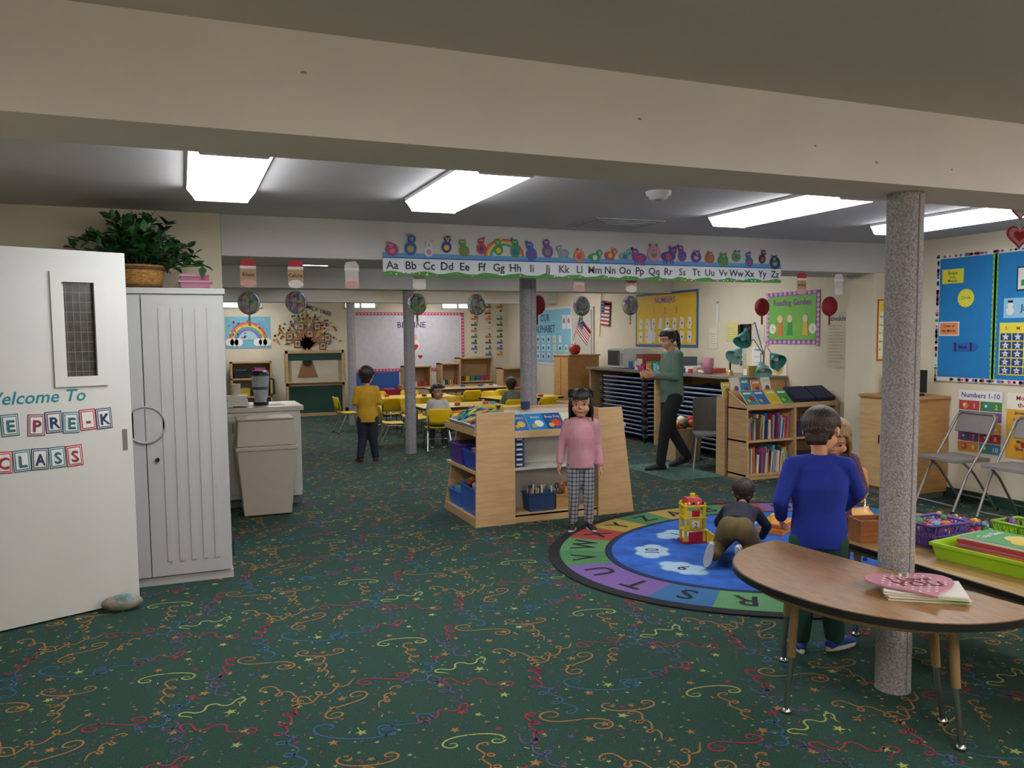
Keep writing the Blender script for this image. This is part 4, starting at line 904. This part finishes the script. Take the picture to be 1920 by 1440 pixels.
for i,(x,y,z) in enumerate(((.57,7.6,1.86),(.98,7.6,1.87),(2.11,7.6,1.86),(2.72,7.6,1.86),(3.37,7.6,1.86),(3.88,7.6,1.85),(4.46,7.6,1.86),(6.2,7.6,1.85),(6.42,6.78,1.83))):
    b=MB(Matrix.Translation((x,y,z))); m=SC[i%2] if i not in(4,7,8) else RL; b.ell((0,0,0),(.095,.06,.1),m,20,12)
    for q in range(4): b.tube([(.097*math.cos(k*pi/12)*math.cos(q*pi/4),.062*math.cos(k*pi/12)*math.sin(q*pi/4),.102*math.sin(k*pi/12)) for k in range(24)],.0018,c('#55565c') if m is not RL else RL,4,None,True)
    b.cyl((0,0,.1),(0,0,H-z),.0012,.0012,WHITE,5); b.box(-.01,.01,-.004,.004,-.2,-.1,m); b.obj('hanging_paper_ornament')
p=MB(frame((5.02,3.66,2.04),(.93,-.37,0))); p.heart(0,.12,.085,c('#b02f42'),.004); p.heart(0,.12,.068,c('#da909f'),.006); p.heart(0,.12,.04,red,.008); p.heart(.0,.28,.06,c('#c0404c'),.004); p.heart(0,.28,.045,pk2,.006); p.text('LOVE',0,.27,.02,red,.007); p.cyl((0,0.05,.002),(0,H-2.042,.002),.0015,.0015,WHITE,5); p.obj('hanging_heart_decoration')
# ================================================================= PEOPLE
def blobobj(name,mb,voxel,parent,it=4,material=None):
    ob=mb.obj(name); 
    if material: ob.data.materials.clear(); ob.data.materials.append(material)
    m=ob.modifiers.new('remesh','REMESH'); m.mode='VOXEL'; m.voxel_size=voxel; m.use_smooth_shade=True
    s=ob.modifiers.new('smooth','SMOOTH'); s.factor=.5; s.iterations=it
    setparent(ob,parent); return ob
def hairmat(n,h): return mat(n,h,.45,var=.5,scale=30,stretch=(4,4,.6),bump=.6)
SKL=mat('skin_light','#cf9678',.5,var=.04); SKT=mat('skin_tan','#a87253',.5,var=.04); SKM=mat('skin_medium','#bd8563',.5,var=.04)
EYEW=mat('eye_white','#ddd8d0',.2); IRIS=mat('iris_brown','#2a1a12',.15); LIP=mat('lips','#9c4f47',.45)
def hand(name,M0,w,d,n,L,curl,side,skin,parent):
    d=Vector(d).normalized(); n=Vector(n); n=(n-d*n.dot(d)).normalized(); a=d.cross(n)*side
    w=Vector(w); mb=MB(M0)
    mb.cap(w-d*L*.12,L*.14,w+d*L*.12,L*.13,skin,10)
    for o in(-.15,-.05,.05,.15): mb.cap(w+d*L*.08+a*o*L*.6,L*.085,w+d*L*.48+a*o*L,L*.075,skin,10)
    for i,(o,l) in enumerate(((.17,.42),(.06,.47),(-.055,.44),(-.16,.34))):
        p=w+d*L*.48+a*o*L; dd=d.copy(); cu=curl*(1+.12*i)
        for k,(f,r) in enumerate(((.45,.062),(.3,.055),(.25,.048))):
            dd=(dd*math.cos(cu)+n*math.sin(cu)).normalized() if k==0 else (dd*math.cos(cu)+ (n*dd.dot(d)-d*dd.dot(n)).normalized()*math.sin(cu)).normalized()
            q=p+dd*L*l*f; mb.cap(p,L*r,q,L*(r-.006),skin,8); p=q
    p=w+d*L*.1+a*L*.17; q=p+(d*.7+a*.6+n*.25).normalized()*L*.24; mb.cap(p,L*.085,q,L*.065,skin,8); mb.cap(q,L*.065,q+(d*.9+a*.2+n*.3).normalized()*L*.2,L*.05,skin,8)
    blobobj(name,mb,max(.0028,L*.028),parent,2)
def shoe(M0,ankle,toe_dir,up,L,m,sole,parent,name):
    d=Vector(toe_dir).normalized(); u=Vector(up); u=(u-d*u.dot(d)).normalized(); r=d.cross(u)
    o=Vector(ankle)-d*L*.2
    F=Matrix(((r.x,d.x,u.x,o.x),(r.y,d.y,u.y,o.y),(r.z,d.z,u.z,o.z),(0,0,0,1)))
    mb=MB(M0@F); h=L
    mb.loft([((0,-.02*h,.12*h),.13*h,.1*h),((0,.12*h,.17*h),.15*h,.15*h),((0,.3*h,.2*h),.155*h,.17*h),((0,.5*h,.17*h),.17*h,.13*h),((0,.75*h,.14*h),.185*h,.1*h),((0,.92*h,.12*h),.14*h,.075*h)],m)
    mb.ell((0,.05*h,.16*h),(.15*h,.14*h,.13*h),m); mb.ell((0,.85*h,.12*h),(.165*h,.15*h,.085*h),m); mb.cap((0,.14*h,.2*h),.14*h,(0,.14*h,.38*h),.13*h,m)
    blobobj(name+'_upper',mb,.006,parent,3)
    s=MB(M0@F); pts=[]
    for i in range(28):
        t=2*pi*i/28; y=.46*h+.57*h*math.sin(t); wv=.17*h*(1+.18*math.sin(t)); pts.append((wv*math.cos(t),y))
    s.prism(pts,0,.11*h,sole)
    for k in range(5): s.box(-.08*h,.08*h,(.36+.09*k)*h,(.39+.09*k)*h,(.335-.035*k)*h,(.35-.035*k)*h,sole)
    ob=s.obj(name+'_sole',.003); setparent(ob,parent)
def head(M0,ctr,f,u,hh,skin,hcol,style,parent,vox=.005):
    f=Vector(f).normalized(); u=Vector(u); u=(u-f*u.dot(f)).normalized(); r=f.cross(u)
    F=Matrix(((r.x,f.x,u.x,ctr[0]),(r.y,f.y,u.y,ctr[1]),(r.z,f.z,u.z,ctr[2]),(0,0,0,1)))@Matrix.Scale(hh,4)
    M=M0@F; mb=MB(M)
    mb.ell((0,-.03,.12),(.36,.42,.37),skin,20,14); mb.ell((0,.07,-.16),(.29,.30,.33),skin,18,12); mb.ell((0,.2,-.38),(.14,.13,.1),skin)
    for s in(-1,1):
        mb.ell((s*.16,.2,-.18),(.15,.13,.14),skin); mb.ell((s*.365,-.02,-.03),(.035,.075,.11),skin); mb.ell((s*.15,.31,.09),(.1,.05,.035),skin)
        mb.ell((s*.035,.37,-.13),(.035,.04,.03),skin)
    mb.ell((0,.39,-.12),(.042,.045,.04),skin); mb.cap((0,.36,.03),.025,(0,.385,-.11),.033,skin)
    mb.ell((0,.35,-.25),(.09,.04,.045),skin)
    blobobj('head',mb,vox,parent,3)
    e=MB(M)
    for s in(-1,1):
        e.ell((s*.145,.318,.0),(.062,.045,.038),EYEW); e.ell((s*.145,.352,.0),(.034,.016,.034),IRIS)
        e.tube([(s*.085,.352,.025),(s*.145,.368,.045),(s*.21,.335,.028)],.01,hcol,6); e.tube([(s*.07,.378,.105),(s*.14,.372,.125),(s*.22,.33,.105)],.013,hcol,6)
    e.tube([(-.075,.368,-.262),(-.03,.385,-.252),(0,.385,-.256),(.03,.385,-.252),(.075,.368,-.262)],[.006,.013,.012,.013,.006],LIP,8); e.tube([(-.06,.368,-.275),(0,.386,-.283),(.06,.368,-.275)],[.006,.016,.006],LIP,8)
    ob=e.obj('face'); setparent(ob,parent)
    hb=MB(M); hb.ell((0,-.05,.14),(.365,.41,.37),hcol,20,14)
    N=620
    for i in range(N):
        z=1-2*(i+.5)/N; a=i*2.39996; rr=math.sqrt(1-z*z); d=Vector((rr*math.cos(a),rr*math.sin(a),z))
        if style=='short': ok=not(d.y>.2 and d.z<.50+.08*math.sin(a*7)) and not(abs(d.x)>.72 and d.z<-.12 and d.y>-.35) and (d.z>-.5 or (d.y<-.25 and d.z>-.9))
        else: ok=not(d.y>.3 and d.z<.42) and d.z>-.8 and not(d.y>.05 and d.z<-.2)
        if style=='ponytail': ok=ok and d.z>-.65
        if ok: hb.ell((d.x*.37,-.03+d.y*.425,.12+d.z*.385-(.04 if d.z<-.4 else 0)),(.06,.06,.055) if style=='short' else (.06,.06,.06),hcol,8,6)
    rr_=random.Random(4)
    if style=='short':
        for i in range(9): x=-.2+i*.05; hb.tube([(x,-.33,-.2),(x*.95,-.30,-.34),(x*.9,-.25,-.42)],[.06,.045,.02],hcol,7)
        for i in range(11): x=-.25+i*.05; hb.tube([(x*.8,.22,.42),(x,.37-.9*x*x,.34),(x+.03,.39-1.0*x*x,.24)],[.05,.04,.012],hcol,7)
    if style=='long':
        for i in range(18):
            a=pi*(1.0+i/17); x=.36*math.cos(a); y=-.05+.36*math.sin(a)
            hb.tube([(x,y,.0),(x*1.15,y*1.05-.02,-.35),(x*1.1+rr_.uniform(-.03,.03),y-.05,-.7-rr_.uniform(0,.2))],[.07,.06,.02],hcol,8)
        for s in(-1,1):
            hb.tube([(s*.1,.22,.42),(s*.3,.25,.25),(s*.385,.14,-.1),(s*.40,.05,-.6)],[.05,.06,.06,.02],hcol,8)
    if style=='pig':
        for i in range(16):
            a=pi*(1.0+i/15); x=.36*math.cos(a); y=-.05+.36*math.sin(a); hb.tube([(x,y,.0),(x*1.12,y-.02,-.3),(x*1.08+rr_.uniform(-.03,.03),y-.05,-.58-rr_.uniform(0,.16))],[.07,.06,.018],hcol,8)
        for s in(-1,1):
            hb.tube([(s*.37,.1,.15),(s*.40,.14,-.1),(s*.40,.12,-.4),(s*.42,.1,-.66)],[.06,.055,.045,.015],hcol,8)
            hb.tube([(s*.24,-.02,.44),(s*.33,-.02,.52),(s*.42,-.0,.42),(s*.45,.02,.22)],[.045,.06,.055,.015],hcol,8)
        for i in range(13): x=-.27+i*.045; hb.tube([(x*.75,.24,.43),(x*.95,.38-.3*abs(x)**1.3,.28),(x*1.05+rr_.uniform(-.015,.015),.41-.5*abs(x)**1.4,.13+rr_.uniform(-.03,.03))],[.05,.03,.008],hcol,7)
    if style=='ponytail':
        hb.tube([(0,-.4,.3),(0,-.55,.25),(0,-.62,-.05),(.02,-.56,-.5),(0,-.5,-.85)],[.08,.13,.13,.1,.02],hcol,10)
    blobobj('hair',hb,vox,parent,1,hcol)
def person(name,pos,fwd,Hh,J,st):
    e=empty(name,(pos[0],pos[1],0)); f=Vector((fwd[0],fwd[1],0)).normalized(); r=Vector((f.y,-f.x,0))
    M=Matrix(((r.x,f.x,0,pos[0]),(r.y,f.y,0,pos[1]),(0,0,1,pos[2] if len(pos)>2 else 0),(0,0,0,1)))
    V_=lambda k: Vector(J[k]); ad=st.get('adult',False); vox=st.get('vox',.009)
    k=Hh*(.9 if not ad else .86); wd=st.get('wd',1.)
    pel,che,nec=V_('pelvis'),V_('chest'),V_('neck'); ax=(nec-pel).normalized(); X=Vector(J.get('right',(1,0,0)))
    mid=(pel+che)/2
    mb=MB(M); P_=st['pants']; lg=st.get('leg',1.)
    mb.loft([(pel-ax*.035*k,.092*k*wd,.08*k),(pel+ax*.02*k,.1*k*wd,.085*k),(pel+ax*.09*k,.088*k*wd,.07*k)],P_,X)
    if 'butt' in st:
        for s in(-1,1): mb.ell(tuple(pel+Vector(st['butt'])+X*s*.045*k),(.085*k,.1*k,.09*k),P_)
    for s in'LR':
        h,kn,an=V_('h'+s),V_('k'+s),V_('a'+s)
        mb.cap(h,.066*k*lg,kn,.047*k*lg,P_,14); mb.cap(kn,.046*k*lg,an,.037*k*lg,P_,14)
    blobobj('trousers',mb,vox,e,5)
    S_=st['shirt']; mb=MB(M); hem=st.get('hem',.02)
    mb.loft([(pel-ax*hem*k,.108*k*wd,.093*k),(pel+ax*.04*k,.108*k*wd,.093*k),(mid,.1*k*wd,.085*k),(che-ax*.02*k,.112*k*wd,.088*k),(che+(nec-che)*.45,.108*k*wd,.072*k),(che+(nec-che)*.8,.07*k,.055*k),(nec-ax*.01*k,.047*k,.045*k)],S_,X)
    for s in'LR':
        sh,el,wr=V_('s'+s),V_('e'+s),V_('w'+s)
        mb.cap(che+(nec-che)*.7,.045*k,sh,.044*k,S_); mb.cap(sh,.045*k,el,.036*k,S_,12); mb.cap(el,.036*k,wr,.029*k,S_,12)
    blobobj('shirt',mb,vox,e,4)
    sk=st['skin']; hd=V_('head'); hh=st.get('hh',(.135 if ad else .195)*Hh)
    ff=Vector(J.get('hf',(0,1,0))); uu=Vector(J.get('hu',(0,0,1)))
    mb=MB(M); base=hd-uu.normalized()*hh*.25-ff.normalized()*hh*.08; mb.cap(nec-ax*.04*k,.036*k if ad else .037*k,base,.034*k if ad else .034*k,sk); blobobj('neck',mb,.007,e,2)
    head(M,hd,ff,uu,hh,sk,st['hair'],st['style'],e,st.get('hvox',.006))
    HL=(.108 if ad else .1)*Hh
    for s,sg in(('L',-1),('R',1)):
        w=V_('w'+s); dd=Vector(J['hd'+s]) if 'hd'+s in J else (w-V_('e'+s)); nn=J.get('hn'+s,(-sg,0,0))
        d_=dd.normalized(); n_=Vector(nn); n_=(n_-d_*n_.dot(d_)).normalized(); a_=d_.cross(n_)
        th=Vector(J.get('th'+s,(0,1,.3))); side=1 if a_.dot(th)>=0 else -1
        hand('hand_'+('left' if s=='L' else 'right'),M,w+d_*.02*k,dd,nn,HL,J.get('curl'+s,.3),side,sk,e)
        an=V_('a'+s); td=J.get('t'+s,(0,1,0)); up=J.get('fu'+s,J.get('fu',(0,0,1)))
        base=Vector((an.x,an.y,0))
        if 'sole'+s in J: base=V_('sole'+s)
        shoe(M,base,td,up,(.145 if ad else .155)*Hh,st['shoe'],st['sole'],e,'shoe_'+('left' if s=='L' else 'right'))
    return e,M
def stand(Hh,ad=False):
    h=Hh
    if ad: return dict(pelvis=(0,0,.53*h),chest=(0,0,.73*h),neck=(0,-.005,.835*h),head=(0,.02*h,.925*h),
        sL=(-.1*h,0,.8*h),sR=(.1*h,0,.8*h),eL=(-.13*h,-.02*h,.63*h),eR=(.13*h,-.02*h,.63*h),wL=(-.13*h,.03*h,.49*h),wR=(.13*h,.03*h,.49*h),
        hL=(-.05*h,0,.5*h),hR=(.05*h,0,.5*h),kL=(-.055*h,.01*h,.28*h),kR=(.055*h,.01*h,.28*h),aL=(-.055*h,0,.055*h),aR=(.055*h,0,.055*h))
    return dict(pelvis=(0,0,.47*h),chest=(0,0,.67*h),neck=(0,-.005,.80*h),head=(0,.015*h,.895*h),
        sL=(-.09*h,0,.752*h),sR=(.09*h,0,.752*h),eL=(-.118*h,-.015*h,.6*h),eR=(.118*h,-.015*h,.6*h),wL=(-.125*h,.025*h,.47*h),wR=(.125*h,.025*h,.47*h),
        hL=(-.045*h,0,.45*h),hR=(.045*h,0,.45*h),kL=(-.052*h,.012*h,.25*h),kR=(.052*h,.012*h,.25*h),aL=(-.055*h,0,.065*h),aR=(.055*h,0,.065*h))
HBK=hairmat('hair_black','#15110e'); HBR=hairmat('hair_brown','#33221a'); HBL=hairmat('hair_blonde','#957650'); HDB=hairmat('hair_dark_brown','#201611')
def cloth(n,h,**k): return mat(n,h,.85,var=k.get('var',.14),scale=k.get('scale',9),bump=.35)
def plaid():
    m=cloth('plaid_trousers','#7d7f86'); nt=m.node_tree; bs=nt.nodes['Principled BSDF']; tc=nt.nodes.new('ShaderNodeTexCoord'); sp=nt.nodes.new('ShaderNodeSeparateXYZ'); nt.links.new(tc.outputs['Object'],sp.inputs[0])
    outs=[]
    for ax,fr in(('X',34.),('Z',30.)):
        ml=nt.nodes.new('ShaderNodeMath'); ml.operation='MULTIPLY'; ml.inputs[1].default_value=fr; nt.links.new(sp.outputs[ax],ml.inputs[0])
        fr_=nt.nodes.new('ShaderNodeMath'); fr_.operation='FRACT'; nt.links.new(ml.outputs[0],fr_.inputs[0])
        g=nt.nodes.new('ShaderNodeMath'); g.operation='GREATER_THAN'; g.inputs[1].default_value=.68; nt.links.new(fr_.outputs[0],g.inputs[0]); outs.append(g)
    ad=nt.nodes.new('ShaderNodeMath'); ad.operation='ADD'; nt.links.new(outs[0].outputs[0],ad.inputs[0]); nt.links.new(outs[1].outputs[0],ad.inputs[1])
    dv_=nt.nodes.new('ShaderNodeMath'); dv_.operation='MULTIPLY'; dv_.inputs[1].default_value=.5; nt.links.new(ad.outputs[0],dv_.inputs[0])
    cr=nt.nodes.new('ShaderNodeValToRGB'); cr.color_ramp.interpolation='CONSTANT'; cr.color_ramp.elements[0].color=(.3,.3,.32,1); cr.color_ramp.elements[1].position=.4; cr.color_ramp.elements[1].color=(.12,.12,.14,1); e_=cr.color_ramp.elements.new(.9); e_.color=(.03,.03,.04,1)
    nt.links.new(dv_.outputs[0],cr.inputs['Fac']); nt.links.new(cr.outputs['Color'],bs.inputs['Base Color']); return m
SHB=mat('black_canvas_shoe','#1a1a1c',.6); SOLEW=mat('white_sole','#cfcdc5',.6)
J=stand(1.13); J['hf']=(.12,1,-.05); J['tL']=(-.25,1,0); J['tR']=(.25,1,0); J['eR']=(.15,-.02,.68); J['wR']=(.17,.02,.55); J['wL']=(-.15,.03,.53)
person('girl_in_pink_sweater',(2.91,5.72,.002),(-.40,-.92),1.13,J,dict(pants=plaid(),shirt=cloth('pink_sweater','#bb848e'),skin=SKM,hair=HBK,style='pig',shoe=SHB,sole=SOLEW,hem=.03,hvox=.0042,vox=.007))
J=stand(1.2); J['eL']=(-.15,.0,.74); J['eR']=(.15,.0,.74); J['wL']=(-.08,.13,.74); J['wR']=(.08,.13,.74); J['hf']=(.2,1,-.15); J['hdL']=(.5,1,0);J['hdR']=(-.5,1,0); J['aL']=(-.1,-.02,.07); J['aR']=(.09,.03,.07); J['tL']=(-.3,1,0)
person('boy_in_yellow_sweater',(2.1,9.94),(.15,1),1.2,J,dict(pants=cloth('navy_trousers','#18202c'),shirt=cloth('mustard_sweater','#b08518'),skin=SKL,hair=HDB,style='short',shoe=mat('black_red_shoe','#2a1316',.6),sole=c('#8a2f35'),hem=.06,leg=1.15,wd=1.08))
h=1.63; J=stand(h,True)
J.update(hL=(-.08,.01,.82),hR=(.08,-.01,.82),kL=(-.08,.12,.48),aL=(-.07,.17,.085),kR=(.08,-.02,.46),aR=(.08,-.24,.12),tL=(0,1,0),tR=(0,1,-.25),soleR=(.08,-.2,.045),fuR=(0,.3,1),
 eL=(-.19,.03,1.07),wL=(-.1,.24,1.08),eR=(.19,.03,1.07),wR=(.1,.24,1.06),hdL=(.3,1,.15),hdR=(-.3,1,.15),hnL=(1,0,.3),hnR=(-1,0,.3),sL=(-.145,0,1.31),sR=(.145,0,1.31),head=(0,.055,1.495),hf=(-.12,1,-.32),thL=(0,0,1),thR=(0,0,1),curlL=.5,curlR=.5)
e,M=person('woman_teacher',(5.2,7.92),(-.97,.12),h,J,dict(adult=True,pants=cloth('black_trousers','#101113'),shirt=cloth('sage_sweater','#5f7768'),skin=SKL,hair=HBK,style='ponytail',shoe=mat('black_boot','#0e0e10',.6),sole=BLACK,hem=.07,hvox=.005,leg=1.05,wd=1.02))
p=MB(M@Matrix.Translation((0,.36,1.12))@Matrix.Rotation(math.radians(55),4,'X')@Matrix.Rotation(.3,4,'Z')); p.prism([(-.08,-.09),(.08,-.09),(.1,.08),(-.06,.11)],0,.003,c('#d0668f')); setparent(p.obj('pink_paper'),e)
J=dict(pelvis=(0,-.14,.25),chest=(0,.09,.28),neck=(0,.235,.31),head=(0,.33,.39),sL=(-.1,.19,.28),sR=(.1,.19,.28),eL=(-.17,.28,.17),eR=(.17,.27,.17),wL=(-.14,.41,.06),wR=(.13,.41,.06),
 hL=(-.065,-.16,.2),hR=(.065,-.16,.2),kL=(-.12,.0,.08),kR=(.11,.0,.08),aL=(-.13,-.31,.085),aR=(.04,-.33,.085),tL=(-.25,.3,-1),tR=(.15,.3,-1),fu=(0,1,.3),soleL=(-.14,-.42,.145),soleR=(.04,-.45,.145),hf=(-.1,1,-.35),hu=(0,.35,1),
 hdL=(.1,1,-.25),hdR=(-.1,1,-.25),hnL=(0,0,-1),hnR=(0,0,-1),thL=(1,0,0),thR=(-1,0,0),curlL=.1,curlR=.1)
person('boy_kneeling_on_rug',(3.50,4.50,.012),(.68,.73),1.05,J,dict(pants=cloth('khaki_trousers','#63512f'),shirt=cloth('navy_shirt','#151b29'),skin=SKT,hair=HDB,style='short',shoe=mat('light_grey_shoe','#98958c',.6),sole=SOLEW,hem=.03,hh=.2,hvox=.005,vox=.008,leg=1.2,wd=1.1,butt=(0,-.05,-.01)))
J=stand(1.2); J.update(chest=(0,.02,.82),neck=(0,.045,.965),head=(.01,.075,1.075),sL=(-.12,.02,.905),sR=(.12,.03,.905),eL=(-.18,-.03,.74),wL=(-.17,.08,.64),eR=(.19,.12,.76),wR=(.15,.28,.66),hf=(.4,1,-.45),hu=(.1,.45,1),hdR=(.1,1,-.3),hnR=(-.5,0,-1),thR=(-1,0,.3),curlR=.45,aL=(-.08,-.02,.07),aR=(.085,.03,.07),tL=(-.2,1,0),tR=(.7,.7,0))
person('boy_in_blue_shirt',(2.83,3.03),(.6,.8),1.2,J,dict(pants=cloth('green_trousers','#194238'),shirt=cloth('royal_blue_shirt','#122c96'),skin=SKL,hair=HBR,style='short',shoe=mat('blue_sneaker','#1f3f9a',.5),sole=SOLEW,hem=.05,hvox=.0042,vox=.007,leg=1.2,hh=.22,wd=1.12))
J=stand(1.08); J.update(head=(0,.07,.95),hf=(.1,1,-.55),hu=(0,.6,1),eR=(.15,.06,.66),wR=(.08,.2,.62),eL=(-.15,.06,.66),wL=(-.06,.2,.62),hdL=(.1,1,-.2),hdR=(-.1,1,-.2),curlL=.5,curlR=.5)
person('blonde_girl',(3.42,3.56,.0135),(-.62,-.78),1.08,J,dict(pants=cloth('purple_leggings','#4a3560'),shirt=cloth('plum_top','#5a3a52'),skin=SKL,hair=HBL,style='long',shoe=mat('pink_shoe','#b07a90',.6),sole=SOLEW,hvox=.0042,vox=.008))
def seat():
    return dict(pelvis=(0,-.02,.37),chest=(0,0,.58),neck=(0,0,.70),head=(0,.02,.80),sL=(-.095,0,.66),sR=(.095,0,.66),eL=(-.14,.04,.5),eR=(.14,.04,.5),wL=(-.1,.18,.55),wR=(.1,.18,.55),
     hL=(-.06,0,.36),hR=(.06,0,.36),kL=(-.08,.25,.36),kR=(.08,.25,.36),aL=(-.08,.27,.07),aR=(.08,.27,.07),hdL=(.3,1,0),hdR=(-.3,1,0))
J=seat(); J['hf']=(.55,-.8,0); J['head']=(.0,-.0,.80); J['wR']=(.2,.02,.4); J['eR']=(.17,.0,.5); J['hdR']=(.1,.3,-.6)
person('seated_boy_in_white_shirt',(3.2,10.58,0),(.3,1),1.1,J,dict(pants=cloth('grey_trousers','#3a3f4a'),shirt=cloth('white_shirt','#b9b5ad'),skin=SKT,hair=HBK,style='short',shoe=SHB,sole=SOLEW,hvox=.007,vox=.01))
J=seat(); J['hf']=(.2,1,-.2)
person('seated_boy_in_grey_shirt',(4.7,11.6,0),(.1,1),1.1,J,dict(pants=cloth('grey_trousers','#3a3f4a'),shirt=cloth('grey_shirt','#6f746c'),skin=SKT,hair=HBK,style='short',shoe=SHB,sole=SOLEW,hvox=.007,vox=.01))
# ---------------------------------------------------------------- camera / world
cam=bpy.data.cameras.new('camera'); cam.sensor_width=36
cam.lens=28.5; cam.shift_y=.013
co=bpy.data.objects.new('camera',cam); COL.objects.link(co)
co.matrix_world=Matrix.Translation((0,0,1.55))@Matrix.Rotation(math.radians(-22.1),4,'Z')@Matrix.Rotation(math.radians(90-4.35),4,'X')@Matrix.Rotation(-.0095,4,'Z')
scene.camera=co
w=bpy.data.worlds.new('sky'); scene.world=w; w.use_nodes=True; w.node_tree.nodes['Background'].inputs[0].default_value=(.85,.92,1,1); w.node_tree.nodes['Background'].inputs[1].default_value=1.3
scene.view_settings.view_transform='Standard'
